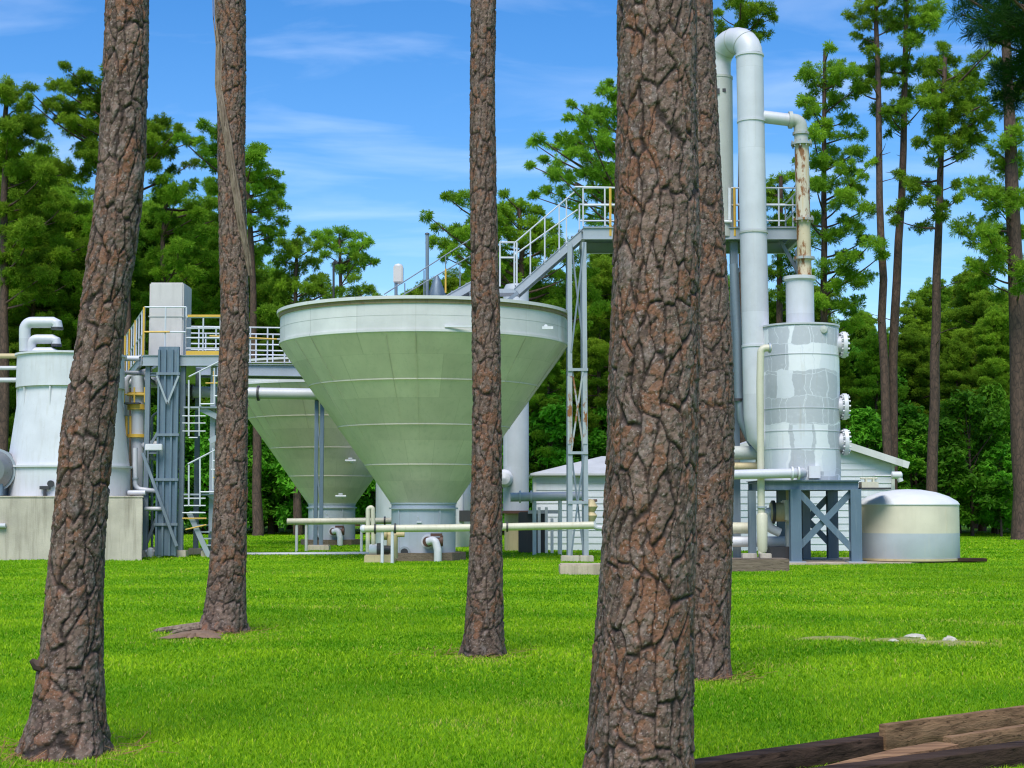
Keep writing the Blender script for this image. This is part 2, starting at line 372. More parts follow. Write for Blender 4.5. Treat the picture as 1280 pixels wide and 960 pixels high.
def leafy(name, dark, light, trans=0.25, rough=0.5, spec=0.3):
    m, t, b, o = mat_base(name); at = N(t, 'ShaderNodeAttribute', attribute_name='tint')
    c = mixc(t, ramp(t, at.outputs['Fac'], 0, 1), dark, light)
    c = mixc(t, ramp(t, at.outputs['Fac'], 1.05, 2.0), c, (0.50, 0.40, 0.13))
    oi = t.nodes.new('ShaderNodeObjectInfo')
    hs = N(t, 'ShaderNodeHueSaturation'); t.links.new(c, hs.inputs['Color'])
    t.links.new(ramp(t, oi.outputs['Random'], 0, 1, 0.488, 0.506), hs.inputs['Hue']); t.links.new(ramp(t, oi.outputs['Random'], 0, 1, 0.8, 1.2), hs.inputs['Value'])
    t.links.new(hs.outputs[0], b.inputs['Base Color']); b.inputs['Roughness'].default_value = rough; b.inputs['Specular IOR Level'].default_value = spec
    tr = t.nodes.new('ShaderNodeBsdfTranslucent'); t.links.new(hs.outputs[0], tr.inputs['Color'])
    mx = t.nodes.new('ShaderNodeMixShader'); mx.inputs[0].default_value = trans
    t.links.new(b.outputs[0], mx.inputs[1]); t.links.new(tr.outputs[0], mx.inputs[2]); t.links.new(mx.outputs[0], o.inputs['Surface']); return m
M['needles_shaded'] = leafy('shaded_pine_needles', (0.012, 0.040, 0.006), (0.050, 0.120, 0.012), 0.15, 0.6, 0.08)  # darker needle copy: shade on the near bough put into the colour
M['needles'] = leafy('pine_needles', (0.066, 0.175, 0.010), (0.340, 0.560, 0.040), 0.44, 0.6, 0.08)
M['leaves'] = leafy('broad_leaves', (0.050, 0.190, 0.010), (0.220, 0.540, 0.035), 0.42, 0.55, 0.12)
M['grassblade'] = leafy('grass_blades', (0.080, 0.255, 0.003), (0.450, 0.650, 0.020), 0.42, 0.6, 0.05)

def ground_mat():
    m, t, b, o = mat_base('lawn_ground'); v = coords(t)
    c = mixc(t, ramp(t, noise(t, v, 0.35, 6), 0.35, 0.68), (0.110, 0.305, 0.004), (0.250, 0.470, 0.012))
    c = mixc(t, ramp(t, noise(t, v, 9, 6, 0.7), 0.35, 0.75, 0, 0.6), c, (0.09, 0.25, 0.006))
    c = mixc(t, ramp(t, noise(t, v, 0.22, 8, 0.65), 0.62, 0.74, 0, 0.6), c, (0.34, 0.36, 0.06))
    t.links.new(c, b.inputs['Base Color']); b.inputs['Roughness'].default_value = 0.9; b.inputs['Specular IOR Level'].default_value = 0.1
    bump(t, b, noise(t, v, 30, 6, 0.75), 0.8, 0.05); return m
M['lawn'] = ground_mat()
def dirt_mat(name, a, b_):
    m, t, b, o = mat_base(name); v = coords(t)
    c = mixc(t, noise(t, v, 12, 7, 0.7), a, b_); t.links.new(c, b.inputs['Base Color']); b.inputs['Roughness'].default_value = 0.95
    bump(t, b, noise(t, v, 40, 6, 0.7), 0.9, 0.03); return m
M['dirt'] = dirt_mat('bare_soil', (0.12, 0.07, 0.045), (0.38, 0.24, 0.15))
M['drygrass'] = dirt_mat('dry_grass_patch', (0.16, 0.22, 0.03), (0.44, 0.38, 0.16))
M['stone'] = dirt_mat('pale_stone', (0.50, 0.45, 0.36), (0.74, 0.69, 0.60))

# ------------------------------------------------------------------ ground
rng0 = np.random.default_rng(5)
def sheet(name, x0, x1, y0, y1, nx, ny, zf, mat, label=None):
    xs = np.linspace(x0, x1, nx); ys = np.linspace(y0, y1, ny); X, Y = np.meshgrid(xs, ys)
    v = np.stack([X, Y, zf(X, Y)], -1).reshape(-1, 3); i = np.arange(nx * ny).reshape(ny, nx)
    f = np.stack([i[:-1, :-1], i[:-1, 1:], i[1:, 1:], i[1:, :-1]], -1).ravel()
    return link(name, np_mesh(name, v, f, 4), mat)
def lawn_z(X, Y): return 0.012 * np.sin(X * 0.9 + 1.3) * np.sin(Y * 0.7) - 0.012
tag(sheet('ground', -900, 900, -200, 1600, 60, 60, lambda X, Y: 0 * X - 0.06, M['lawn']), kind='structure')
tag(sheet('lawn', -60, 60, 2, 115, 240, 220, lawn_z, M['lawn']), kind='structure')

DRY = [(85, 941, .42, .4, .55), (605, 824, .35, .5, .5), (885, 850, .4, .5, .55), (275, 797, .55, .6, .5), (1150, 799, .42, .30, 1.0), (1195, 803, .60, .28, .9), (1040, 797, .55, .22, .8), (1085, 800, .3, .2, .7), (930, 783, .5, .3, .6), (1260, 780, .6, .4, .6), (1175, 776, .5, .3, .5), (238, 795, .40, .5, 1.0), (1225, 806, .4, .2, .8), (960, 833, .3, .3, .35), (600, 905, .4, .3, .3), (690, 880, .4, .3, .35), (60, 905, .3, .3, .4), (440, 760, 1.0, .5, .3), (1000, 740, 1.6, .7, .3), (1150, 742, 1.5, .7, .35), (300, 715, 2, .8, .3)]
def grass(zones, seed=3):
    rng = np.random.default_rng(seed); VV, FF, TT = [], [], []; base = 0
    for (y0, y1, dens, h, w, half) in zones:
        n = int(dens * (y1 - y0) * half(0.5 * (y0 + y1)) * 2)
        y = y0 + (y1 - y0) * rng.random(n); x = (rng.random(n) * 2 - 1) * half(y)
        # clumpy height and tint
        cl = 0.5 + 0.25 * np.sin(x * 2.3 + 1.7 * np.sin(y * 1.1)) + 0.25 * np.sin(y * 3.1 + 2.1 * np.sin(x * 0.8 + 0.4))
        band = 0.5 + 0.5 * np.sin(y * 1.25 + 0.6 * np.sin(x * 0.35))
        hh = h * (0.55 + 0.6 * rng.random(n)) * (0.8 + 0.4 * cl)
        a = rng.random(n) * 2 * np.pi; lean = hh * (0.3 + 1.3 * rng.random(n))
        wv = np.stack([np.cos(a + np.pi / 2), np.sin(a + np.pi / 2), np.zeros(n)], -1) * (w * (0.6 + 0.8 * rng.random(n)))[:, None]
        p = np.stack([x, y, lawn_z(x, y) - 0.004], -1)
        mid = p + np.stack([np.cos(a) * lean * 0.3, np.sin(a) * lean * 0.3, hh * 0.6], -1)
        tip = p + np.stack([np.cos(a) * lean, np.sin(a) * lean, hh], -1)
        V = np.stack([p - wv, p + wv, mid - wv * 0.8, mid + wv * 0.8, tip], 1).reshape(-1, 3)
        k = base + np.arange(n)[:, None] * 5
        Fa = np.concatenate([k + np.array([[0, 1, 3]]), k + np.array([[0, 3, 2]]), k + np.array([[2, 3, 4]])], 0)
        dry = np.zeros(n)
        for (fx, fy, fr) in FEET:
            dd = np.hypot(x - fx, y - fy); hh = hh * (1 + 1.3 * np.exp(-((dd - fr) / .13) ** 2) * (rng.random(n) < .6)); hh = np.where(dd < fr - .01, .002, hh)
        hh = hh * np.where((x > 2.55) & (y < 10.25) & (rng.random(n) < .5), 2.6, 1.0)
        dd = np.hypot((x - FEET[3][0] - .75) / .55, (y - FEET[3][1] + .1) / .4); hh = hh * (1 + 1.1 * np.exp(-dd ** 2))
        lo = np.sin(x * .9 + 2 * np.sin(y * .5)) * np.sin(y * .75 + 1.5 * np.sin(x * .6 + 1)) ; lo2 = np.sin(x * 2.1 + 3 * np.sin(y * .9 + 2)) * np.sin(y * 1.6 + 2 * np.sin(x * 1.3))
        for (px, py, wx, wy, am) in DRY:
            Yd_ = GY(py); q = P(px, py, Yd_); dd = ((x - q.x) / wx) ** 2 + ((y - Yd_) / wy) ** 2 + .35 * np.sin(x * 9 + y * 5) + .25 * np.sin(x * 23 - y * 7)
            dry = np.maximum(dry, am * np.exp(-np.clip(dd, 0, None)))
        gone = rng.random(n) < dry * .95; hh = np.where(gone, 0.004, hh)
        tint = np.clip(0.08 + 0.52 * rng.random(n) ** 1.3 + 0.20 * (cl - 0.5) + 0.14 * (band - 0.5) + 0.17 * lo + 0.12 * lo2 + 0.5 * (rng.random(n) > 0.95), 0, 1)
        tint = np.where(rng.random(n) < .035 + dry * .9 + .06 * np.clip(lo + lo2 - .5, 0, 1), 1.2 + .8 * rng.random(n), tint)
        VV.append(V); FF.append(Fa.ravel()); TT.append(np.repeat(tint, 5)); base += 5 * n
    return link('grass', np_mesh('grass', np.concatenate(VV), np.concatenate(FF), 3, {'tint': ('FLOAT', np.concatenate(TT))}, False), M['grassblade'])
# ------------------------------------------------------------------ near pine trunks with plated bark
def vnoise(u, v, per, seed):
    tb = np.random.default_rng(seed).random((per, 997)); iu = np.floor(u).astype(int); iv = np.floor(v).astype(int); fu = u - iu; fv = v - iv
    fu = fu * fu * (3 - 2 * fu); fv = fv * fv * (3 - 2 * fv)
    a = tb[iu % per, iv % 997]; b_ = tb[(iu + 1) % per, iv % 997]; c_ = tb[iu % per, (iv + 1) % 997]; d_ = tb[(iu + 1) % per, (iv + 1) % 997]
    return (a * (1 - fu) + b_ * fu) * (1 - fv) + (c_ * (1 - fu) + d_ * fu) * fv
def cells(u, v, per, seed, jit=0.85):
    rg = np.random.default_rng(seed); J1 = rg.random((per, 997)); J2 = rg.random((per, 997)); H1 = rg.random((per, 997)); H2 = rg.random((per, 997))
    iu = np.floor(u).astype(int); iv = np.floor(v).astype(int)
    f1 = np.full(u.shape, 9.0); f2 = np.full(u.shape, 9.0); h1 = np.zeros(u.shape); h2 = np.zeros(u.shape); dv = np.zeros(u.shape)
    for du in (-1, 0, 1):
        for dw in (-1, 0, 1):
            cu = iu + du; cv = iv + dw; a = cu % per; b_ = cv % 997
            px = cu + 0.5 + (J1[a, b_] - 0.5) * jit; py = cv + 0.5 + (J2[a, b_] - 0.5) * jit
            d = np.hypot(u - px, v - py); near = d < f1
            f2 = np.where(near, f1, np.minimum(f2, d)); h1 = np.where(near, H1[a, b_], h1); h2 = np.where(near, H2[a, b_], h2)
            dv = np.where(near, v - py, dv); f1 = np.where(near, d, f1)
    return f1, f2, h1, h2, dv
def sstep(x, a, b_):
    t = np.clip((x - a) / (b_ - a), 0, 1); return t * t * (3 - 2 * t)

def trunk(prof, Y, seed, step_u, step_z, label, top=15.0, ground_drop=0.12, plate=1.0):
    """prof: (py, left, right) rows of the photograph, downwards or upwards; Y is the depth of the trunk's axis"""
    rows = sorted([(P(0, py, Y).z, P((l + r) / 2, py, Y).x, S(r - l, Y) / 2) for (py, l, r) in prof])
    z0 = -ground_drop
    (za, xa, ra), (zb, xb, rb) = rows[-2], rows[-1]
    zs_ = [q[0] for q in rows]; xs_ = [q[1] for q in rows]; rs_ = [q[2] for q in rows]
    sx = (xs_[-1] - xs_[-3]) / (zs_[-1] - zs_[-3])
    for k in range(1, 5):
        zt = zs_[len(rows) - 1] + (top - rows[-1][0]) * k / 4
        zs_.append(zt); xs_.append(rows[-1][1] + sx * 0.5 * (zt - rows[-1][0])); rs_.append(rows[-1][2] * (1 - 0.12 * k))
    vis = rows[-1][0] + 0.5
    z = np.concatenate([np.arange(z0, vis, step_z), np.linspace(vis + 0.05, top, 60)])
    cx = np.interp(z, zs_, xs_); rr = np.interp(z, zs_, rs_)
    ker = max(3, int(0.25 / step_z)); pad = np.pad(cx, ker, 'edge'); cx = np.convolve(pad, np.ones(2 * ker + 1) / (2 * ker + 1), 'valid')
    pad = np.pad(rr, ker, 'edge'); rr = np.convolve(pad, np.ones(2 * ker + 1) / (2 * ker + 1), 'valid')
    R0 = float(np.median(rr[: len(rr) // 2])); nu = int(2 * math.pi * R0 / step_u)
    th = np.linspace(0, 2 * np.pi, nu, endpoint=False); TH, Z = np.meshgrid(th, z); L = TH / (2 * np.pi)
    def per(w): return max(5, int(round(2 * math.pi * R0 / w)))
    w1 = vnoise(L * per(0.16), Z / 0.2, per(0.16), seed + 1) - 0.5; w2 = vnoise(L * per(0.05), Z / 0.06, per(0.05), seed + 2) - 0.5
    j1 = vnoise(L * per(0.018), Z / 0.018, per(0.018), seed + 7) - 0.5; j2 = vnoise(L * per(0.018), Z / 0.018, per(0.018), seed + 10) - 0.5
    pa = per(0.090 * plate); f1, f2, hA, _, _ = cells(L * pa + 0.8 * w1 + 0.25 * w2 + .10 * j1, Z / (0.30 * plate) + 0.6 * w1 + .05 * j2, pa, seed + 3)
    fis = 1 - sstep(f2 - f1, 0.03, 0.13)
    pb = per(0.048 * plate); w3 = vnoise(L * per(0.03), Z / 0.03, per(0.03), seed + 4) - 0.5
    g1, g2, h1, h2, dv = cells(L * pb + 0.8 * w1 + 0.55 * w3 + .22 * j1, Z / (0.066 * plate) + 0.6 * w3 + w1 + .22 * j2, pb, seed + 5)
    thin = 1 - sstep(g2 - g1, 0.01, 0.075)
    pc = per(0.024 * plate); k1, k2, m1, m2, mdv = cells(L * pc + 0.8 * w3 + .35 * j1, Z / (0.034 * plate) + 0.8 * w3 + .35 * j2, pc, seed + 6)
    thin2 = 1 - sstep(k2 - k1, 0.0, 0.09)
    h = -0.014 * fis + 0.006 * (hA - .5) + 0.007 * (h1 - 0.5) + 0.0045 * (m1 - 0.5) - 0.003 * thin - 0.003 * np.clip(dv, -.6, .6) - 0.0025 * np.clip(mdv, -.6, .6)
    h += 0.0016 * (vnoise(L * per(0.012), Z / 0.012, per(0.012), seed + 8) - 0.5)
    h *= plate
    RR = rr[:, None] * (1 + 0.05 * np.sin(2 * TH + seed) + 0.03 * np.sin(3 * TH + Z * 0.8)) + h
    flare = np.exp(-np.clip(Z, 0, None) / 0.10) * 0.04 * (0.5 + 0.5 * np.sin(5 * TH + seed)); RR = RR + flare
    x = cx[:, None] + RR * np.cos(TH); y = Y + RR * np.sin(TH)
    base_x = float(np.interp(0, zs_, xs_)); o0 = np.array([base_x, Y, 0.0])
    V = np.stack([x, y, Z], -1).reshape(-1, 3) - o0
    nz = len(z); i = np.arange(nz * nu).reshape(nz, nu); j = np.roll(i, -1, 1)
    Fq = np.stack([i[:-1], j[:-1], j[1:], i[1:]], -1).ravel()
    rustn = 0.5 * h2 + .15 * m2 + 0.35 * vnoise(L * per(0.2), Z / 0.25, per(0.2), seed + 9)
    furrow = np.clip(np.maximum(np.maximum(fis, 0.80 * thin), .40 * thin2), 0, 1) * 0.92
    col = np.stack([np.clip(0.55 * m2 + 0.30 * h1 + .25 * hA - .05 + .25 * j1, 0, 1), rustn, furrow, np.ones_like(h1)], -1).reshape(-1, 4)
    t = thing('pine_tree', label, 'tree', (base_x, Y, 0), 'pine trunks standing on the lawn')
    o = link('trunk', np_mesh('trunk', V, Fq, 4, {'plate': ('FLOAT_COLOR', col)}), M['bark'], t)
    axis = lambda zz: Vector((float(np.interp(zz, zs_, xs_)), Y, zz)); rad = lambda zz: float(np.interp(zz, zs_, rs_))
    return t, axis, rad

yA = GY(938); yB = GY(1002); yC = GY(817); yD = GY(788); yE = GY(845)
tA, axA, raA = trunk([(945, 18, 138), (920, 30, 133), (880, 41, 130), (800, 50, 128), (700, 60, 130), (600, 70, 137), (530, 76, 145), (460, 90, 150), (400, 98, 157), (300, 112, 174), (200, 123, 184), (100, 128, 187), (0, 131, 188)],
      yA, 11, 0.008, 0.009, 'large leaning pine trunk with flared base in front of the concrete basin')
tB, axB, raB = trunk([(1010, 722, 872), (937, 732, 868), (825, 739, 868), (712, 747, 869), (600, 754, 872), (450, 757, 874), (300, 763, 876), (150, 768, 872), (0, 769, 873)],
      yB, 23, 0.0065, 0.008, 'thickest and nearest pine trunk, rising out of the bottom edge beside the dark timbers')
tC, axC, raC = trunk([(826, 574, 632), (800, 579, 630), (700, 585, 628), (600, 588, 628), (500, 590, 627), (400, 589, 626), (300, 588, 623), (200, 587, 621), (100, 587, 620), (0, 588, 621)],
      yC, 37, 0.012, 0.013, 'slim straight pine trunk standing before the front cone tank', plate=1.05)
tD, axD, raD = trunk([(800, 240, 307), (780, 252, 306), (750, 258, 305), (700, 263, 306), (600, 269, 308), (500, 272, 309), (400, 277, 311), (300, 275, 309), (200, 273, 306), (100, 272, 307), (0, 269, 306)],
      yD, 51, 0.013, 0.014, 'pine trunk with a twisting dead vine and bare soil at its foot', plate=1.05)
tE, axE, raE = trunk([(852, 848, 914), (800, 852, 913), (700, 848, 915), (560, 848, 918), (480, 846, 918), (300, 838, 907), (150, 830, 900), (0, 825, 893)],
      yE, 67, 0.012, 0.012, 'pine trunk half hidden close behind the thickest trunk', plate=0.95)
FEET = [(t.location.x, t.location.y, rr(0.05)) for t, rr in ((tA, raA), (tB, raB), (tC, raC), (tD, raD), (tE, raE))]
g = grass([(8.5, 15, 2900, 0.036, 0.0030, lambda y: y * 0.36 + 1.2), (15, 25, 1000, 0.040, 0.0055, lambda y: y * 0.36 + 1.5),
           (25, 47, 330, 0.040, 0.0085, lambda y: y * 0.36 + 2), (47, 95, 60, 0.05, 0.020, lambda y: y * 0.36 + 3)])
tag(g, kind='stuff', label='short mown bright green grass covering the lawn')

for (dx, dy, L, r) in ((-1, -.25, .62, .045), (-.8, -.75, .5, .035), (-1, .3, .5, .03)):
    b0 = Vector((tD.location.x, tD.location.y, 0)); d = Vector((dx, dy, 0)).normalized(); rr0 = raD(.03)
    MB().tube([b0 + d * (rr0 * .8) + Vector((0, 0, .06)), b0 + d * (rr0 + L * .4) + Vector((0, .03, .035)), b0 + d * (rr0 + L * .8) + Vector((0, -.02, .015)), b0 + d * (rr0 + L) + Vector((0, 0, -.03))], [r * 1.3, r, r * .7, r * .3], 8).build('root', M['vine_bark'], tD)
def litter(seed=8):
    rng = np.random.default_rng(seed); V = []
    for fx, fy, fr in FEET:
        n = 130; a = rng.random(n) * 2 * np.pi; d = fr + .02 + np.abs(rng.normal(size=n)) * .28; x = fx + d * np.cos(a); y = fy + d * np.sin(a); b = rng.random(n) * np.pi; L = .05 + .06 * rng.random(n)
        p = np.stack([x, y, lawn_z(x, y) + .012 + .022 * rng.random(n)], -1); u = np.stack([np.cos(b), np.sin(b), rng.normal(size=n) * .25], -1) * L[:, None]; w = np.stack([-np.sin(b), np.cos(b), np.full(n, .6)], -1) * .0022
        V.append(np.stack([p - u - w, p + u - w, p + u + w, p - u + w], 1).reshape(-1, 3))
    V = np.concatenate(V); return link('needle_litter', np_mesh('needle_litter', V, np.arange(len(V)), 4, None, False), M['litter'])
M['litter'] = dirt_mat('brown_pine_straw', (0.16, 0.075, 0.03), (0.40, 0.22, 0.09))
tag(litter(), 'thin brown fallen pine needles around the feet of the near trunks', kind='stuff')
# dead vine winding on the second pine, a stub on the leaning pine
vine = []
for (px, py, r) in [(270, -20, .02), (270, 20, .022), (276, 60, .03), (275, 110, .05), (280, 140, .055), (288, 180, .05), (293, 215, .05), (299, 250, .05), (304, 285, .055), (309, 320, .05), (312, 345, .02)]:
    q = P(px, py, yD); a = axD(q.z); rr = raD(q.z); dx = q.x - a.x
    vine.append((Vector((q.x, yD - math.sqrt(max(rr * rr - dx * dx, 0)) - 0.028, q.z)), r))
mb = MB()
for off, k in ((0, 1.0), (0.035, 0.6), (-0.03, 0.5)):
    mb.tube([v + Vector((off, -0.01 * k, 0.1 * off)) for v, r in vine], [r * 0.62 * k for v, r in vine], 7)
mb.build('vine', M['vine_bark'], tD)
mb = MB(); b0 = P(46, 833, yA - 0.1); mb.tube([b0 + Vector((0.06, 0, 0)), b0 + Vector((0.0, -0.02, 0.01)), b0 + Vector((-0.03, -0.03, 0.045))], [0.05, 0.035, 0.015], 8); mb.build('branch_stub', M['bark_far'], tA)

# ------------------------------------------------------------------ the plant
def railing(pts, post_h, n_posts, r=0.022, levels=(1.0, 0.55), mb=None, posts=True):
    """tube railing along a line of floor points; n_posts for every stretch"""
    mb = mb or MB(); up = Vector((0, 0, post_h))
    for a, b, n in zip(pts, pts[1:], n_posts):
        for lv in levels: mb.tube([a + up * lv, b + up * lv], r, 6)
        for k in range(n + 1):
            q = a.lerp(b, k / n)
            if posts: mb.tube([q, q + up], r, 6)
    return mb
def flange_x(p, r0, w=0.05, k=1.35, n=24): return MB().ring(p, 0, r0 * k, w, n, 'X')
def flange_z(p, r0, w=0.05, k=1.35, n=24): return MB().ring(p, 0, r0 * k, w, n, 'Z')

# concrete basin and the cooling tower on it
Yb = GY(700)
cz = P(0, 622, Yb).z
xr = P(178, 660, Yb).x
t = thing('concrete_basin', 'long stained grey concrete basin wall under the white cooling tower', 'basin', (xr - 5, Yb + 2.6, 0))
kb = (Yb + 5.2) / Yb
def wedge(z0, z1, e): return MB().add([(xr - 12, Yb - e, z0), (xr + e, Yb - e, z0), (xr * kb + e - .02, Yb + 5.2 + e, z0), (xr - 12, Yb + 5.2 + e, z0), (xr - 12, Yb - e, z1), (xr + e, Yb - e, z1), (xr * kb + e - .02, Yb + 5.2 + e, z1), (xr - 12, Yb + 5.2 + e, z1)], [(0, 3, 2, 1), (4, 5, 6, 7), (0, 1, 5, 4), (1, 2, 6, 5), (2, 3, 7, 6), (3, 0, 4, 7)])
wedge(-.2, cz, 0).build('wall', M['concrete'], t, 0.02)
wedge(cz - .001, cz + .05, .02).build('coping', M['concrete'], t, 0.01)
pz = P(4, 657, Yb); MB().tube([pz + Vector((-0.6, -0.08, 0)), pz + Vector((0.1, -0.08, 0))], 0.07, 10).build('drain_pipe', M['pipe'], t)
cz += 0.05
Yt = Yb + 2.3; cx = P(86, 600, Yt).x
def zr(py): return P(0, py, Yt).z
t = thing('cooling_tower', 'white flared cooling tower with three hooked vent pipes on its top', 'cooling tower', (cx, Yt, cz))
rl, ru = S(75, Yt), S(64, Yt)
MB().lathe([(rl, cz), (rl, zr(585)), ], (cx, Yt, 0), 64).build('base_shell', M['white'], t)
MB().lathe([(rl * 0.985, zr(583.5)), (S(69, Yt), zr(545)), (S(64, Yt), zr(505)), (S(62, Yt), zr(484))], (cx, Yt, 0), 64).build('cone_shell', M['white'], t)
MB().lathe([(ru * 0.96, zr(486.5)), (ru * 1.03, zr(486)), (ru * 1.02, zr(447)), (ru * 1.02, zr(445)), (ru * 0.3, zr(441)), (0, zr(440))], (cx, Yt, 0), 64).build('fan_shell', M['white'], t)
for py, rr in ((584, rl), (445.5, ru * 1.02)):
    MB().ring((cx, Yt, zr(py)), rr - 0.05, rr + 0.07, 0.06, 64).build('flange', M['white'], t)
for a in range(10):
    an = 2 * math.pi * a / 10 + 0.2; d = Vector((math.cos(an), math.sin(an), 0)); c0 = Vector((cx, Yt, 0))
    mb = MB(); e = Vector((-d.y, d.x, 0)) * 0.02
    q = [c0 + d * (S(62, Yt) - .03) + Vector((0, 0, zr(487))), c0 + d * (ru * 1.02) + Vector((0, 0, zr(487))), c0 + d * (S(64.5, Yt)) + Vector((0, 0, zr(515)))]
    mb.add([v + e for v in q] + [v - e for v in q], [(0, 1, 2), (5, 4, 3), (0, 3, 4, 1), (1, 4, 5, 2), (2, 5, 3, 0)]); mb.build('gusset', M['white'], t)
for (x0, x1, y1, r) in ((31, 71, 403, 7), (39, 70, 424, 6), (37, 69, 439.5, 5.5)):
    Yp = Yt - 1.0; a = P(x0, 446, Yp); a.z = zr(443); b_ = P(x0, y1, Yp); c_ = P(x1 - 4, y1, Yp)
    pts = rpath([a, b_, c_], S(9 if y1 < 430 else 3, Yp), 7) if y1 < 435 else [P(x0, y1, Yp), c_]
    end = [c_, P(x1, y1 + 1.5, Yp), P(x1 + 0.5, y1 + 7, Yp)]
    mb = MB(); mb.tube(pts + end[1:], S(r, Yp), 14); v = mb.build('vent_pipe', M['pipe'], t)
    MB().tube([end[2] + Vector((0, 0, 0.02)), end[2] - Vector((0, 0, 0.05))], S(r, Yp) * 1.1, 14).build('outlet', M['dark'], v)
mb = MB(); q = P(56, 618, Yb + 0.35); mb.tube([Vector((q.x, q.y, cz)), q + Vector((0, 0, 0.22))], 0.05, 8); mb.box(q + Vector((0, 0, 0.2)), (0.3, 0.1, 0.1)); mb.lathe([(0.1, -0.04), (0.1, 0.04)], q + Vector((0.17, 0, 0.32)), 12, 'Y')
tag(mb.build('drain_valve', M['dark']), 'small dark valve standing on the concrete basin edge', 'valve')
# motor at the left edge
qc = P(-4, 590, Yb + 1.2); t = thing('fan_motor', 'rounded grey motor housing cut by the left picture edge', 'motor', (qc.x, qc.y, cz))
MB().lathe([(0, -0.62), (0.42, -0.60), (0.60, -0.40), (0.64, 0.1), (0.60, 0.45), (0.0, 0.5)], (qc.x, qc.y, P(0, 588, Yb + 1.2).z), 28, 'Y').build('housing', M['motor'], t)
MB().span((qc.x - 0.5, qc.y - 0.5, cz), (qc.x + 0.34, qc.y + 0.5, P(0, 604, Yb + 1.2).z)).build('base', M['steel_blue'], t, 0.02)
MB().ring((qc.x, qc.y - 0.3, P(0, 588, Yb + 1.2).z), 0.5, 0.67, 0.06, 28, 'Y').build('band', M['steel_light'], t)
for py, r, mt, lb in ((445, 3.2, 'tan', 'yellowish overhead pipe, topmost of three meeting the cooling tower'), (460, 2.6, 'pipe', 'thin white overhead pipe, middle of three meeting the cooling tower'), (475, 3.0, 'pipe', 'white overhead pipe, lowest of three meeting the cooling tower')):
    a, b_ = P(-160, py, Yt), P(26, py, Yt)
    tag(MB().tube([a, b_], S(r, Yt), 10).build('overhead_pipe', M[mt]), lb, 'pipe', 'overhead pipes left of the cooling tower')

# pipework between the cooling tower and the steel frame
Yp = 50.6
t = thing('standpipe', 'white standpipe with yellow collars between cooling tower and steel frame', 'pipe', (P(172, 560, Yp).x, Yp, 0))
MB().tube([P(172, 470, Yp), P(172, 548, Yp), P(172, 690, Yp + 0.01)], [S(8, Yp), S(8, Yp), S(4, Yp)], 16).build('shaft', M['pipe'], t)
for py in (493, 509, 545): MB().ring(P(172, py, Yp), 0, S(13, Yp), 0.10 if py != 509 else .16, 24).build('collar', M['yellow'], t)
mb = MB(); [mb.tube([P(x, 520, Yp - .1), P(x, 545, Yp - .1)], S(1.6, Yp), 8) for x in (158, 163)]; mb.build('guard_rod', M['yellow'], t)
mb = MB(); mb.tube(rpath([P(172, 548, Yp), P(172, 556, Yp), P(205, 556, Yp)], 0.15), S(5, Yp), 12); mb.build('branch', M['white'], t)
def pipe(name, label, pts, rpx, Y, mat='pipe', rad=0.3, flanges=(), group=None, fm='steel_light', n=16, supports=()):
    pts = [Vector(p) for p in pts]; r = S(rpx, Y)
    t = thing(name, label, 'pipe', pts[0], group)
    MB().tube(rpath(pts, rad) if len(pts) > 2 else pts, r, n).build('tube', M[mat], t)
    for (p, ax) in flanges: MB().ring(p, 0, r * 1.38, max(0.05, r * 0.35), 24, ax).build('flange', M[fm], t)
    for p in supports:
        MB().tube([Vector((p.x, p.y, -0.05)), Vector((p.x, p.y, p.z))], r * 0.45, 10).build('support', M['white'], t)
    return t
pipe('branch_pipe', 'white pipe from the cooling tower top to the platform corner', [P(128, 448, Yp), P(178, 448, Yp)], 3.5, Yp, flanges=[(P(176, 448, Yp), 'X')])
pipe('transfer_pipe', 'long white flanged pipe running level behind the steel frame to the cone tanks', [P(148, 478, 52), P(205, 478, 52), P(240, 490, 52), P(420, 493, 52)], 7, 52, rad=0.6,
     flanges=[(P(240.5, 490, 52), 'X'), (P(323, 491.5, 52), 'X')], fm='dark')
pipe('drop_pipe', 'thin white pipe with a low elbow at the right end of the concrete basin', [P(169, 560, 50), P(169, 611, 50), P(196, 614, 50)], 3, 50, rad=0.2, flanges=[(P(169, 598, 50), 'Z')])
pipe('ground_valve_pipe', 'short white pipe stub low beside the basin end', [P(160, 616, 49.5), P(182, 616, 49.5)], 3.2, 49.5)
pipe('low_pipe', 'short white pipe crossing the front of the frame near the ground', [P(181, 636, 49.8), P(203, 636, 49.8)], 2.6, 49.8)
for x, h in ((188, 12), (199, 9)):
    q = P(x, 694, 50.0); mb = MB(); mb.lathe([(0.10, 0.0), (0.13, 0.1), (0.10, 0.26), (0.05, 0.3)], (q.x, q.y, 0), 12); mb.tube([(q.x - .15, q.y, .18), (q.x + .2, q.y, .18)], 0.05, 8)
    tag(mb.build('sump_valve', M['white']), 'small white valve at the foot of the steel frame, %s' % ('beside its left post' if x == 188 else 'before the blue elevator shaft'), 'valve')

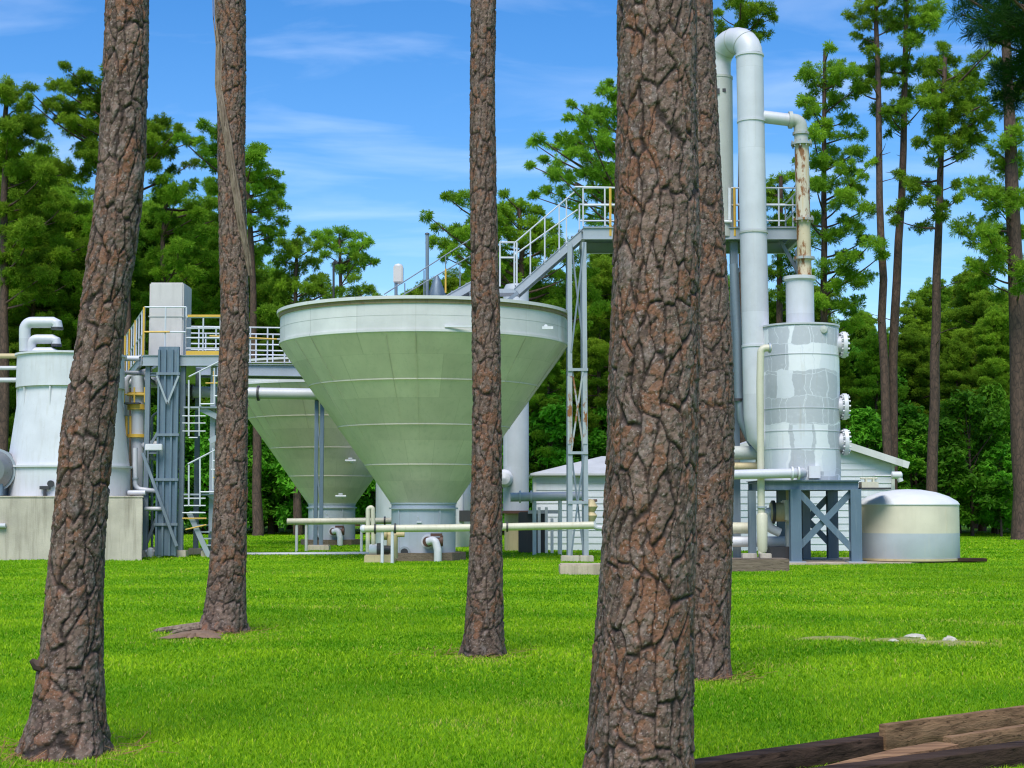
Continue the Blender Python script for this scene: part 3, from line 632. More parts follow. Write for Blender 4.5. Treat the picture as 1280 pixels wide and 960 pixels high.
Yq2 = 51.6
pipe('riser_pipe', 'white riser pipe bending under the platform deck beside the frame', [P(158, 600, Yq2), P(158, 470, Yq2), P(190, 462, Yq2)], 3.2, Yq2, rad=.3, flanges=[(P(158, 520, Yq2), 'Z'), (P(158, 580, Yq2), 'Z')])
pipe('cable_pipe', 'thin grey conduit climbing behind the blue elevator shaft', [P(190, 690, 51.9), P(190, 520, 51.9), P(214, 505, 51.9), P(226, 505, 51.9)], 1.6, 51.9, 'steel', rad=.2)
pipe('drop_line', 'curved dark hose hanging between elevator shaft and right post', [P(222, 470, 51.2), P(228, 540, 51.2), P(219, 600, 51.2), P(223, 690, 51.2)], 1.3, 51.2, 'steel_blue', rad=.8)
pipe('vent_line', 'short white vent line crossing just under the platform deck', [P(150, 466, 51), P(184, 466, 51), P(184, 490, 51)], 2.6, 51, rad=.2, flanges=[(P(176, 466, 51), 'X')])
t = thing('service_platform', 'small dark grating with yellow rails around the white standpipe', 'platform', (P(170, 505, Yp).x, Yp, 4))
q0_, q1_ = P(154, 503, Yp - .4), P(183, 503, Yp + .6); MB().span((q0_.x, Yp - .45, q0_.z - .05), (q1_.x, Yp + .7, q0_.z)).build('grating', M['dark'], t)
mb = MB(); [mb.tube([P(a, b_, Yp - .45), P(c_, d_, Yp - .45)], .028, 6) for a, b_, c_, d_ in ((155, 493, 182, 493), (155, 484, 155, 503), (168, 484, 168, 503), (181, 484, 181, 503))]; mb.build('guard_rail', M['yellow'], t)
t = thing('sight_tank', 'small white tray box on a bracket before the elevator shaft', 'box', (P(190, 556, 49.6).x, 49.6, 4))
MB().span(P(181, 563, 49.5), P(204, 555, 49.65)).build('tray', M['white'], t, .02); MB().beam(P(183, 563, 49.6), P(183, 572, 50.0), .05, .05).build('bracket', M['steel'], t)
# steel platform with posts, braces and railings
Y0, Y1 = 50.2, 52.6
zd = P(0, 452, Y0).z
xa, xb, xc_ = P(183, 600, Y0).x, P(227, 600, Y0).x, P(263, 600, Y0).x
t = thing('steel_platform', 'blue-grey braced steel platform with white and yellow railings', 'platform', ((xa + xb) / 2, Y0 + 1, 0))
for x, y in ((xa, Y0), (xb, Y0), (xa - .5, Y1 + 2), (xb, Y1)):
    MB().ibeam((x, y, 0.12), (x, y, zd), 0.15, 0.15).build('post', M['steel'], t)
    MB().box((x, y, 0.06), (0.42, 0.42, 0.30)).build('footing', M['concrete'], t, 0.02)
mb = MB()
for py in (565, 468):
    z = P(0, py, Y0).z; mb.ibeam((xa, Y0 - .02, z), (xb, Y0 - .02, z), 0.1, 0.12)
    mb.ibeam((xa, Y0, z - .15), (xa - .5, Y1 + 2, z - .15), 0.1, 0.12)
mb.build('cross_beam', M['steel'], t)
zb1, zb0 = P(0, 567, Y0).z, 0.35
for (x0, z0, x1, z1) in ((xa, zb1, xb, zb0), (xa, zb0, xb, zb1)):
    MB().beam((x0, Y0 - .56 if z0 > z1 else Y0 + .06, z0), (x1, Y0 - .56 if z0 > z1 else Y0 + .06, z1), 0.07, 0.09).build('brace', M['steel'], t)
MB().beam((xa, Y0 + .02, zb1 + .1), (xb, Y0 + .02, zd - .9), 0.06, 0.08).build('brace', M['steel'], t)
xL, xR = P(180, 452, Y0).x, P(276, 452, Y0).x
mb = MB(); mb.span((xL, Y0 - .1, zd), (xR, Y0 + 1.9, zd + .08)); xD = P(156, 450, Y0 + 9).x; mb.add([(xL, Y0 + 1.9, zd), (xb, Y0 + 1.9, zd), (xb - 1.2, Y0 + 9, zd), (xD, Y0 + 9, zd), (xL, Y0 + 1.9, zd + .078), (xb, Y0 + 1.9, zd + .078), (xb - 1.2, Y0 + 9, zd + .078), (xD, Y0 + 9, zd + .078)], [(0, 3, 2, 1), (4, 5, 6, 7), (0, 1, 5, 4), (1, 2, 6, 5), (2, 3, 7, 6), (3, 0, 4, 7)]); mb.build('deck', M['steel_light'], t)
mb = MB(); mb.ibeam((xL, Y0 - .18, zd + .02), (xR, Y0 - .18, zd + .02), 0.1, 0.34); mb.ibeam((xL - .06, Y0 - .1, zd + .02), (xD - .06, Y0 + 9, zd + .02), 0.1, 0.3); mb.build('edge_beam', M['steel_light'], t)
rh = P(0, 387, Y0).z - zd
zt = zd + .08
A, B, Cc, D = Vector((xL, Y0, zt)), Vector((P(232, 450, Y0).x, Y0, zt)), Vector((P(275, 450, Y0).x, Y0, zt)), Vector((P(156, 450, Y0 + 9).x, Y0 + 9, zt))
mb = railing([A, B], rh, [2], 0.026, (1.0, 0.52)); railing([D, A], rh, [8], 0.026, (1.0, 0.52), mb); mb.build('railing', M['rail'], t)
mb = railing([B, Cc], rh * 0.82, [2], 0.026, (0.98, 0.72, 0.5, 0.25)); mb.build('side_railing', M['rail'], t)
mb = MB(); mb.beam(B + Vector((.05, -.02, rh * .83)), Cc + Vector((0, -.02, rh * .83)), .05, .07); mb.beam(B + Vector((.05, -.2, .16)), Cc + Vector((0, -.2, .16)), .03, .16)
for k in (0.05, .3, .6): q = D.lerp(A, k); mb.tube([q + Vector((-.03, 0, 0)), q + Vector((-.03, 0, rh))], .03, 6)
mb.tube([A + Vector((-.02, -.03, 0)), A + Vector((-.02, -.03, rh))], .035, 6); mb.tube([Vector((xL, Y0 - .03, zt + rh * .52)), Vector((xL + .8, Y0 - .03, zt + rh * .52))], .03, 6)
mb.build('yellow_rail', M['yellow'], t)
# bucket elevator: ribbed shaft and the pale head box
t = thing('bucket_elevator', 'blue-grey elevator shaft with a tall pale grey head box above the platform', 'elevator', (P(208, 600, 50.7).x, 50.9, 0))
x0, x1 = P(195.5, 600, 49.8).x, P(221, 600, 49.8).x; zs_t = P(0, 433, 49.8).z
MB().span((x0, 49.86, 0.05), (x1, 50.0, zs_t)).build('shaft', M['steel_blue'], t, 0.01)
mb = MB(); 
for x in (x0 + .02, (x0 + x1) / 2 - .1, (x0 + x1) / 2 + .12, x1 - .02): mb.span((x - .03, 49.78, 0.05), (x + .03, 49.855, zs_t - .1))
mb.build('rib', M['steel_blue'], t)
for py in (470, 545, 600, 655): z = P(0, py, 50.7).z; MB().span((x0 - .05, 49.75, z - .04), (x1 + .05, 49.84, z + .04)).build('band', M['steel'], t)
mb = MB(); xm = (x0 + x1) / 2
for s_ in (-1, 1): mb.beam((xm, 49.72, P(0, 505, 49.8).z), (xm + s_ * .34, 49.72, P(0, 470, 49.8).z), .04, .06)
mb.build('stay', M['steel_light'], t)
hx0, hx1 = P(185.5, 390, 51.2).x, P(228.5, 390, 51.2).x
MB().span((hx0, 51.3, zd + .1), (hx1, 52.6, P(0, 353, 51.3).z)).build('head_box', M['greybox'], t, 0.04)
mb = MB(); zz = P(0, 395, 51.2).z; mb.span((hx0 - .02, 51.28, zz - .015), (hx1 + .02, 51.31, zz + .015)); mb.build('seam', M['stack'], t)

# stair tower right of the platform
t = thing('stair_tower', 'white caged stair with yellow-edged landings beside the steel platform', 'stair', (xc_, Y0 + .3, 0))
MB().ibeam((xc_, Y0 + .3, .12), (xc_, Y0 + .3, zd), .16, .16).build('post', M['steel_light'], t)
MB().box((xc_, Y0 + .3, .05), (.55, .5, .32)).build('footing', M['concrete'], t, .02)
Ys = Y0 - .25
def L3(pts, r, mat, name, Y=Ys):
    mb = MB(); [mb.tube([P(*a, Y), P(*b_, Y)], S(r, Y), 6) for a, b_ in pts]; return mb.build(name, M[mat], t)
L3([((236, 471), (280, 449)), ((236, 475), (236, 545)), ((250, 463), (250, 508)), ((250, 505), (268, 505)), ((268, 460), (268, 505)), ((266, 470), (281, 470)), ((268, 495), (281, 495))], 1.1, 'rail', 'handrail')
L3([((228, 520), (257, 520)), ((228, 529), (257, 529)), ((228, 539), (257, 539)), ((236, 547), (247, 547)), ((249, 510), (249, 545))], 0.8, 'rail', 'cage')
L3([((257, 479), (277, 479)), ((267, 464), (267, 480))], 0.9, 'yellow', 'yellow_rail')
L3([((235, 580), (280, 557)), ((236, 581), (236, 632)), ((250, 573), (250, 633)), ((266, 576), (280, 576)), ((264, 587), (280, 587)), ((266, 560), (266, 612)), ((250, 615), (279, 615))], 1.1, 'rail', 'handrail')
L3([((230, 623), (257, 623)), ((230, 632), (257, 632)), ((228, 641), (257, 641))], 0.9, 'rail', 'cage')
L3([((228, 648), (258, 648)), ((232, 662), (258, 656)), ((266, 597), (278, 597))], 1.0, 'yellow', 'yellow_rail')
for (pa, pb) in (((249, 510), (284, 527)), ((262, 618), (284, 632)), ((262, 552), (284, 540))):
    MB().beam(P(*pa, Ys + .2), P(*pb, Ys + .2), .06, .17).build('stringer', M['steel_light'], t)
for py in (508, 617):
    a, b_ = P(229, py, Ys), P(290, py, Ys); MB().span((a.x, Ys + .05, a.z - .05), (b_.x, Ys + 1.0, a.z)).build('landing', M['steel_light'], t)
mb = MB()
for k in range(7):
    q = P(236, 640, Ys).lerp(P(262, 690, Ys), k / 6); mb.span((q.x, Ys + .1, q.z - .02), (q.x + .3, Ys + .9, q.z + .02))
mb.build('tread', M['steel_light'], t)
MB().beam(P(236, 640, Ys + .1), P(262, 697, Ys + .1), .05, .16).build('stringer', M['steel_light'], t)

# walkway bridge from the platform to the rear cone tank
Yw = 57.5
t = thing('walkway_bridge', 'white railed walkway crossing over the rear cone tank', 'walkway', (P(320, 470, Yw).x, Yw, 0))
a, b_ = P(205, 461, Yw), P(420, 464, Yw)
mb = MB(); mb.ibeam(a, b_, .2, .42); mb.ibeam(a + Vector((0, 1.3, 0)), b_ + Vector((0, 1.3, 0)), .2, .42); mb.build('beam', M['steel_light'], t)
up = Vector((0, 0, .24)); mb = MB(); mb.span(a + up + Vector((0, -.1, 0)), b_ + up + Vector((0, 1.4, .06))); mb.build('deck', M['white'], t)
mb = railing([a + up, b_ + up], P(0, 407, Yw).z - P(0, 452, Yw).z, [10], .028, (1, .68, .36)); railing([a + up + Vector((0, 1.3, 0)), b_ + up + Vector((0, 1.3, 0))], 1.2, [10], .028, (1, .68, .36), mb); mb.build('railing', M['rail'], t)
MB().tube([P(262, 420, Yw - .05), P(346, 424, Yw - .05)], .03, 6).build('yellow_rail', M['yellow'], t)

# the two cone tanks
def cone_tank(cxp, Yc, label, front):
    k = 48.0; X = P(cxp, 500, Yc).x
    z = lambda py: P(0, py, k).z
    t = thing('cone_tank', label, 'cone tank', (X, Yc, 0), 'inverted cone tanks on narrow necks')
    Rr = S(179.5, k); rn = S(40, k)
    zt_, zb_, zn = z(396), z(434), z(629)
    cpr = [(rn * 1.02, zn)]
    for f in (0.24, .48, .74, 1.0): cpr.append((rn + (Rr - rn) * f, zn + (zb_ - zn) * f))
    cn = MB().lathe(cpr, (X, Yc, 0), 96); cobj = cn.build('cone', M['cone'], t, sharp=50)
    mb = MB()
    for f in (.24, .48, .74): r = rn + (Rr - rn) * f; zz = zn + (zb_ - zn) * f; mb._ring((X, Yc, zz), r - .06, r + .012, .035, 96, 'Z')
    for kk in range(16):
        an = 2 * math.pi * (kk + .5 * (kk % 2)) / 16; d = Vector((math.cos(an), math.sin(an), 0)); c0 = Vector((X, Yc, 0))
        mb.beam(c0 + d * (rn + .02) + Vector((0, 0, zn + .05)), c0 + d * (Rr - .02) + Vector((0, 0, zb_ - .05)), .02, .012)
    mb.build('weld_seam', M['cone'], cobj)
    MB().lathe([(Rr * .985, zb_ - .02), (Rr * 1.003, zb_), (Rr * 1.003, zb_ + .1), (Rr, zb_ + .1), (Rr, zt_), (Rr - .08, zt_), (Rr - .08, zt_ - .25), (0, zt_ - .35)], (X, Yc, 0), 96).build('rim_band', M['band'], t, sharp=50)
    mb = MB(); mb._ring((X, Yc, zb_ + .05), Rr - .02, Rr + .03, .07, 96, 'Z'); mb.build('hoop', M['band'], t)
    mb = MB(); mb._ring((X, Yc, zb_ + .47), Rr - .02, Rr + .004, .010, 96, 'Z'); mb.build('hoop', M['stack'], t)
    mb = MB(); mb._ring((X, Yc, zt_ - .07), Rr - .02, Rr + .035, .10, 96, 'Z'); mb.build('rim_angle', M['rim'], t)
    mb = MB(); mb._ring((X, Yc, zt_ + .03), Rr - .1, Rr + .10, .09, 96, 'Z'); mb.build('rim_cap', M['band'], t)
    MB().lathe([(rn, -.05), (rn, zn + .02)], (X, Yc, 0), 48).build('neck', M['neck'], t)
    mb = MB(); mb._ring((X, Yc, z(635.5)), rn - .02, rn + .07, .05, 48, 'Z'); mb._ring((X, Yc, z(629)), rn - .02, rn + .03, .06, 48, 'Z'); mb.build('collar', M['neck'], t)
    for an in (-2.35, -1.0, .6, 2.2): MB().box((X + (rn + .01) * math.cos(an), Yc + (rn + .01) * math.sin(an), (z(636) + .1) / 2), (.05, .05, z(636) - .15), an).build('stiffener', M['neck'], t)
    mb = MB().lathe([(rn * 1.32, -.1), (rn * 1.32, .22)], (X, Yc, 0), 8); mb.build('base_slab', M['wood_grey'], t)
    # access cover, drain valve with its elbow
    q = P(511 - 532, 689, 47.0); c0 = Vector((X + P(532 + 0 - 21, 689, k).x - P(532, 689, k).x, Yc - rn * .87, z(689)))
    mb = MB(); mb.lathe([(.17, -.14), (.17, .1)], c0, 16, 'Y'); h = mb.build('inspection_port', M['steel_light'], t); MB().lathe([(.11, -.17), (.11, -.12)], c0, 16, 'Y').build('cap', M['dark'], h)
    c0 = Vector((X + S(8, k), Yc - rn * .98, z(676))); vm = MB()
    vm.lathe([(.0, -.26), (.15, -.25), (.15, -.14), (.11, -.12), (.11, .15)], c0, 16, 'Y'); vm.tube([c0 + Vector((0, -.18, .02)), c0 + Vector((.42, -.16, .02))], .10, 12); vm.ring(c0 + Vector((.40, -.16, .02)), 0, .16, .08, 16, 'X'); wf = MB().ring(c0 + Vector((0, .02, 0)), 0, .21, .10, 20, 'Y'); wf.build('flange', M['white'], t); vm.box(c0 + Vector((.25, -.2, .2)), (.34, .12, .08))
    v = vm.build('drain_valve', M['valve'], t)
    MB().tube(rpath([c0 + Vector((0, -.25, 0)), c0 + Vector((.22, -.36, .06)), c0 + Vector((.30, -.40, -.25)), Vector((c0.x + .30, c0.y - .40, -.05))], .12), .115, 12).build('elbow', M['white'], v)
    mb = MB(); c0 = Vector((X + S(-3, k), Yc - rn - .02, z(652))); mb.box(c0, (.14, .1, .05)); mb.tube([c0, c0 + Vector((-.03, -.05, .16))], .02, 6); mb.build('sample_tap', M['white'], t)
    return t, X, Rr, zt_, zb_, rn
tF, XF, RF, ztF, zbF, rnF = cone_tank(530, 48.0, 'big pale green cone tank with white rim, nearest of the two', True)
tRr, XR, RR_, ztR, zbR, rnR = cone_tank(416, 66.0, 'pale green cone tank with shaded sides standing behind the bigger one', False)
mb = MB()
for px, py in ((440, 578), (428, 622)):
    q = P(px, py, 64.2); mb.tube([q, q + Vector((0, -.7, .05))], .06, 8); mb.tube([q + Vector((-.2, -.7, .05)), q + Vector((.22, -.7, .05))], .045, 8); mb.box(q + Vector((0, -.7, .14)), (.16, .05, .06))
mb.build('sample_valve', M['white'], tRr)
q = P(556, 408, 43.75); mb = MB(); mb.beam(q, q + Vector((.78, 0, 0)), .06, .05); mb.build('bracket', M['white'], tF)
q = P(682, 409, 44.2); mb = MB(); mb.tube([q, q + Vector((0, -.3, 0))], .05, 8); mb.box(q + Vector((.05, -.3, -.05)), (.3, .06, .08)); mb.build('lug', M['white'], tF)

# support under the transfer pipe, pipes on and near the ground
Yq = GY(688) + .2
t = thing('pipe_support', 'blue-grey twin-channel post on a footing carrying the white pipe', 'support', (P(398, 688, Yq).x, Yq, 0))
for px in (395, 402): q = P(px, 600, Yq); MB().ibeam((q.x, Yq, .1), (q.x, Yq, P(0, 499, Yq).z), .13, .15).build('post', M['steel_blue'], t)
mb = MB(); [mb.beam(P(395, a, Yq - .03), P(402, b_, Yq - .03), .05, .07) for a, b_ in ((510, 575), (578, 640), (640, 685))]; mb.build('lacing', M['steel'], t)
MB().box((P(398.5, 688, Yq).x, Yq, .08), (.78, .6, .22)).build('footing', M['concrete'], t, .03)
MB().span(P(391, 499, Yq) + Vector((0, -.5, 0)), P(406, 496, Yq) + Vector((0, .4, 0))).build('saddle', M['steel'], t)
Yh = GY(702) - 0.9
pipe('header_pipe', 'long cream header pipe passing in front of the big tank neck', [P(455, 661, Yh), P(560, 660, Yh), P(742, 656.5, Yh)], 4.6, Yh, 'cream', flanges=[(P(494, 660.5, Yh), 'X'), (P(469, 661, Yh), 'X'), (P(634, 658.5, Yh), 'X')], fm='dark', supports=[P(478, 663, Yh), P(490.5, 663, Yh - .02)], rad=.1)
mb = MB(); q = P(455, 661, Yh); mb.lathe([(0, -.12), (.07, -.1), (.115, -.04), (.116, 0.02)], q, 16, 'X'); mb.build('end_cap', M['white'], bpy.data.objects['header_pipe'])
Yi = 56.0
pipe('feed_pipe', 'cream feed pipe between the two cone tank necks', [P(359, 652, Yi), P(495, 651, Yi)], 4, Yi, 'cream', flanges=[(P(468, 651, Yi), 'X'), (P(481, 651, Yi), 'X')], fm='dark', supports=[P(371, 652, Yi), P(383, 652, Yi), P(452, 652, Yi)])
mb = MB(); mb.tube(rpath([P(460, 690, Yh + .5), P(460, 636, Yh + .5), P(464, 634, Yh + .5), P(466, 636, Yh + .5), P(467, 690, Yh + .5)], .08), .065, 12)
tag(mb.build('gooseneck_pipe', M['cream']), 'cream gooseneck pipe rising left of the big tank neck', 'pipe')
t = thing('pump', 'small white and black pump on the grass left of the big tank neck', 'pump', (P(468, 695, Yh + .5).x, Yh + .5, 0))
q = P(467, 687, Yh + .5)
MB().lathe([(0, -.14), (.15, -.12), (.16, .1)], q, 18, 'X').build('housing', M['white'], t); MB().lathe([(.19, .1), (.19, .2), (.12, .22), (.12, .5)], q, 18, 'X').build('flange', M['dark'], t)
MB().span((q.x - .25, q.y - .2, -.05), (q.x + .6, q.y + .3, q.z - .14)).build('base', M['tan'], t, .03)
q2 = P(486, 668, Yh + .6); mb = MB(); mb.tube([q2 + Vector((-.1, 0, 0)), q2 + Vector((.45, 0, 0))], .08, 10); mb.lathe([(.16, -.22), (.16, -.05)], q2, 14, 'X'); mb.tube([q2 + Vector((.1, 0, 0)), Vector((q2.x + .1, q2.y, .1))], .16, 12); mb.build('riser', M['tan'], t)
Yg = GY(693)
tag(MB().tube([P(150, 693.5, Yg), P(300, 693, Yg), P(462, 692, Yg)], .06, 8).build('ground_pipe', M['pipe']), 'thin white pipe lying on the grass between the tanks', 'pipe')

# white vessels behind the big tank
Yv = 57.5
t = thing('column_vessel', 'tall white column vessel rising behind the big cone tank', 'vessel', (P(645, 600, Yv).x, Yv, 0))
q = P(645, 600, Yv); rv = S(16, Yv)
MB().lathe([(rv, P(0, 640, Yv).z), (rv, P(0, 362, Yv).z), (rv * .8, P(0, 356, Yv).z), (0, P(0, 354, Yv).z)], (q.x, Yv, 0), 40).build('shell', M['neck'], t)
MB().lathe([(rv * .9, 0), (rv * .9, P(0, 640, Yv).z + .01)], (q.x, Yv, 0), 40).build('skirt', M['tan'], t)
mb = MB(); mb._ring((q.x, Yv, P(0, 640, Yv).z), rv * .5, rv * 1.5, .1, 40, 'Z'); mb.build('flange', M['valve'], t)
mb = MB(); c0 = P(630, 598, Yv - .5); mb.lathe([(0, -.32), (.22, -.25), (.32, 0), (.22, .2), (.2, .5)], c0, 24, 'Y'); mb.build('manhole', M['white'], t)
Yu = 63.0
t = thing('storage_vessel', 'white upright vessel showing in the gap left of the big tank neck', 'vessel', (P(530, 640, Yu).x, Yu, 0))
MB().lathe([(S(60, Yu), 0), (S(60, Yu), P(0, 585, Yu).z), (S(50, Yu), P(0, 578, Yu).z), (0, P(0, 574, Yu).z)], (P(530, 640, Yu).x, Yu, 0), 64).build('shell', M['white'], t)
MB().tube([P(575, 600, 61), P(575, 655, 61)], S(5, 61), 12).build('side_pipe', M['pipe'], t)
mb = MB(); mb.span(P(574, 652, 60.8), P(590, 638, 61.4)); mb.build('hatch', M['dark'], t)

# pipes right of the third pine
Yk = 53.0
pipe('valve_pipe', 'thick white pipe with clamp fittings below the column vessel', [P(638, 621.5, Yk), P(735, 620, Yk)], 5.6, Yk, flanges=[(P(650, 621, Yk), 'X'), (P(664, 621, Yk), 'X')], supports=[P(700, 622, Yk), P(668, 622, Yk)], fm='white')
t = thing('control_skid', 'low dark equipment skid with white posts behind the pipes', 'equipment', (P(670, 670, 55).x, 55, 0))
MB().span((P(648, 680, 55).x, 54.6, 0), (P(684, 680, 55).x, 55.6, P(0, 640, 55).z)).build('cabinet', M['dark'], t, .03)
for px in (674, 683, 690, 699): q = P(px, 680, 54.4); MB().span((q.x - .05, 54.35, 0), (q.x + .05, 54.45, P(0, 634 if px < 690 else 648, 54.4).z)).build('post', M['white'], t)
MB().span(P(660, 642, 54.5), P(700, 638, 54.7)).build('shelf', M['steel_light'], t)
q = P(738, 640, 46.8); t = thing('gear_valve', 'rusty brown valve beside the right legs of the stair tower', 'valve', (q.x, 46.8, q.z))
MB().lathe([(0, -.3), (.12, -.28), (.2, -.1), (.12, 0), (.22, .16), (.1, .36), (0, .38)], q, 16).build('body', M['tan'], t)
MB().tube([q + Vector((-.25, 0, .3)), q + Vector((.2, 0, .34))], .04, 8).build('handle', M['valve'], t)
MB().tube(rpath([q + Vector((.05, 0, -.1)), q + Vector((.12, 0, -.45)), q + Vector((.8, .3, -.5))], .1), .07, 10).build('pipe', M['white'], t)

# access stairs to the big tank, their narrow support tower and the high platform
Yl = 46.6
t = thing('support_tower', 'narrow braced steel trestle with rust holding up the stair top', 'tower', (P(722, 700, Yl).x, Yl, 0))
legs = [(713, 712, Yl), (733, 730, Yl)]
ztop = P(0, 303, Yl).z
for (pb, pt_, Y) in legs:
    for dy in (0, 1.3):
        a = P(pb, 704, Y); b_ = P(pt_, 303, Y)
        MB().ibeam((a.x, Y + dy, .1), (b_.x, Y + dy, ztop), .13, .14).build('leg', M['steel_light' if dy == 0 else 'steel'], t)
for pys in ((303, 440, 'steel'), (455, 565, 'steel_rust'), (565, 695, 'steel')):
    for s_ in (0, 1):
        xa_, xb_ = (714, 730) if s_ else (730, 714); a, b_ = P(xa_, pys[0], Yl - .05 + .1 * s_), P(xb_, pys[1], Yl - .05 + .1 * s_)
        MB().beam(a, b_, .05, .08).build('brace', M[pys[2]], t)
for py in (462, 566, 628): 
    mb = MB(); mb.beam(P(710, py, Yl - .08), P(735, py, Yl - .08), .06, .08); mb.beam(P(711, py, Yl + 1.3), P(732, py, Yl + 1.3), .06, .08); mb.build('cross_bar', M['steel_light'], t)
for px in (713, 733): q = P(px, 704, Yl); mb = MB(); mb.box((q.x, Yl, .05), (.55 if px == 713 else .4, .5, .22)); mb.build('footing', M['concrete'], t, .02)
rb = MB()
for px in (712.5, 731.5): a, b_ = P(px - .6, 470, Yl - .09), P(px, 555, Yl - .09); rb.span(a + Vector((-.06, 0, 0)), b_ + Vector((.06, .012, 0)))
rb.build('rust_plate', M['steel_rust'], t)
qa, qb = P(707, 714, 0.5 + GY(718)), P(752, 714, 0.5 + GY(718))
tag(MB().box(((qa.x + qb.x) / 2, qa.y, .05), (qb.x - qa.x + .3, 1.0, .36), .0).build('concrete_pad', M['slab'], None, .03), 'low pale concrete pad on the grass before the steel trestle', 'pad')
Ya = 47.2
t = thing('access_stair', 'grey steel stair flights with white handrails climbing above the big tank', 'stair', (P(640, 380, Ya).x, Ya, ztF))
wd = 0.85
def flight(pa, pb, n):
    a, b_ = P(*pa, Ya), P(*pb, Ya)
    for dy in (0, wd): MB().ibeam(a + Vector((0, dy, 0)), b_ + Vector((0, dy, 0)), .07, .24).build('stringer', M['steel_light'], t)
    mb = MB()
    for k in range(n):
        q = a.lerp(b_, (k + .5) / n); mb.span(q + Vector((-.16, .03, .06)), q + Vector((.14, wd - .03, .10)))
    mb.build('tread', M['steel'], t)
flight((646, 364), (734, 287), 10); flight((548, 380), (620, 340), 8)
a, b_ = P(586, 361, Ya), P(647, 361, Ya); mb = MB(); mb.span(a + Vector((0, 0, -.12)), b_ + Vector((.05, wd, .0))); mb.build('landing', M['steel_light'], t)
mb = MB(); mb.beam(P(620, 364, Ya), P(560, 384, Ya), .08, .2); mb.beam(P(647, 366, Ya), P(632, 378, Ya), .08, .1); mb.build('landing_bracket', M['steel'], t)
def rails(pairs, r, mat, name, dys=(0,)):
    mb = MB()
    for dy in dys:
        for p, q in pairs: mb.tube([P(*p, Ya + dy), P(*q, Ya + dy)], S(r, Ya), 6)
    return mb.build(name, M[mat], t)
rails([((480, 368), (588, 299)), ((488, 378), (588, 320)), ((483, 369), (483, 378)), ((506, 354), (506, 378)), ((530, 338), (530, 378)), ((557, 320), (557, 366)), ((575, 330), (575, 358))], .8, 'steel', 'handrail', (0, wd))
rails([((557, 336), (557, 366))], 1.2, 'yellow', 'yellow_post', (-.03,))
rails([((644, 303), (718, 240)), ((644, 318), (722, 262)), ((663, 288), (663, 345)), ((681, 272), (681, 330)), ((699, 257), (699, 316)), ((708, 250), (708, 308))], 1.0, 'rail', 'handrail', (0, wd))
rails([((624, 303), (643, 303)), ((625, 322), (643, 322)), ((625, 304), (625, 358)), ((643, 302), (643, 360)), ((646, 303), (646, 358))], 1.2, 'rail', 'landing_rail', (0,))

Yz = 47.0
zf = P(0, 283, Yz).z
t = thing('high_platform', 'high steel platform with railings beside the tall duct', 'platform', (P(860, 290, Yz).x, Yz, 0))
xA, xB = P(729, 290, Yz).x, P(1001, 290, Yz).x
MB().span((xA, Yz, zf - .06), (xB, Yz + 2.6, zf)).build('deck', M['steel'], t)
mb = MB()
for y in (Yz - .06, Yz + 2.6): mb.ibeam((xA, y, zf - .22), (xB, y, zf - .22), .12, .36)
for k in range(6): x = xA + (xB - xA) * k / 5; mb.ibeam((x, Yz, zf - .25), (x, Yz + 2.6, zf - .25), .1, .25)
mb.build('frame', M['steel_light'], t)
hh = P(0, 235, Yz).z - zf
c1, c2, c3, c4 = [Vector((x, y, zf)) for x, y in ((xA, Yz), (xB, Yz), (xB, Yz + 2.6), (xA, Yz + 2.6))]
mb = railing([c1, c2], hh, [10], .026, (1, .55)); railing([c2, c3, c4], hh, [2, 8], .026, (1, .55), mb)
mb.tube([c1 + Vector((-.25, 0, hh * 1.03)), c1 + Vector((1.2, 0, hh * 1.0))], .03, 6); mb.build('railing', M['rail'], t)
mb = MB()
for px in (763, 918.5): q = P(px, 290, Yz - .05); mb.tube([(q.x, Yz - .05, zf - .3), (q.x, Yz - .05, zf + hh)], .04, 6)
mb.build('yellow_post', M['yellow'], t)
for (px, y) in ((918, Yz + .3), (1000, Yz + 2.4), (820, Yz + .3), (800, Yz + 2.4), (1004, Yz + .1)):
    x = P(px, 400, y).x; MB().ibeam((x, y, 0), (x, y, zf - .3), .22, .22).build('post', M['steel'], t)
mb = MB()
for a, b_ in (((1000, 345), (975, 300)), ((918, 345), (950, 302))): mb.beam(P(*a, Yz + .3), P(*b_, Yz + .3), .08, .1)
mb.build('brace', M['steel'], t)

# instruments above the tank rim
t = thing('siren_box', 'grey box with a round cap on a short pole above the tank rim', 'siren', (P(498, 375, 49).x, 49, ztF - .3))
MB().tube([P(495, 382, 49), P(495, 345, 49)], .05, 8).build('pole', M['steel'], t); MB().span(P(491.5, 353, 48.9), P(504.5, 334, 49.3)).build('box', M['greybox'], t, .03)
MB().lathe([(.15, 0), (.12, .08), (0, .12)], P(498, 334, 49.1), 16).build('cap', M['white'], t)
t = thing('rim_post', 'plain grey steel post standing on the tank top by the handrail', 'post', (P(534, 375, 48.6).x, 48.6, ztF - .3))
MB().tube([P(534, 385, 48.6), P(534, 293, 48.6)], S(2.2, 48.6), 12).build('pole', M['steel'], t); MB().lathe([(.08, 0), (.06, .04), (0, .06)], P(534, 293, 48.6), 12).build('cap', M['dark'], t)
t = thing('drive_unit', 'dark tapered drive housing on the tank top under the stair', 'machine', (P(546, 375, 48.8).x, 48.8, ztF - .3))
MB().lathe([(.32, 0), (.28, .35), (.10, .85), (.05, .95)], P(546, 383, 48.8), 20).build('housing', M['steel_blue'], t); MB().lathe([(.45, -.1), (.45, .12)], P(546, 383, 48.8), 20).build('base', M['dark'], t)
q = P(523, 383, 48.7); mb = MB(); mb.span(q + Vector((-.3, 0, -.05)), q + Vector((.3, .5, .22))); mb.lathe([(.4, .22), (.0, .34)], q + Vector((0, .25, 0)), 4)
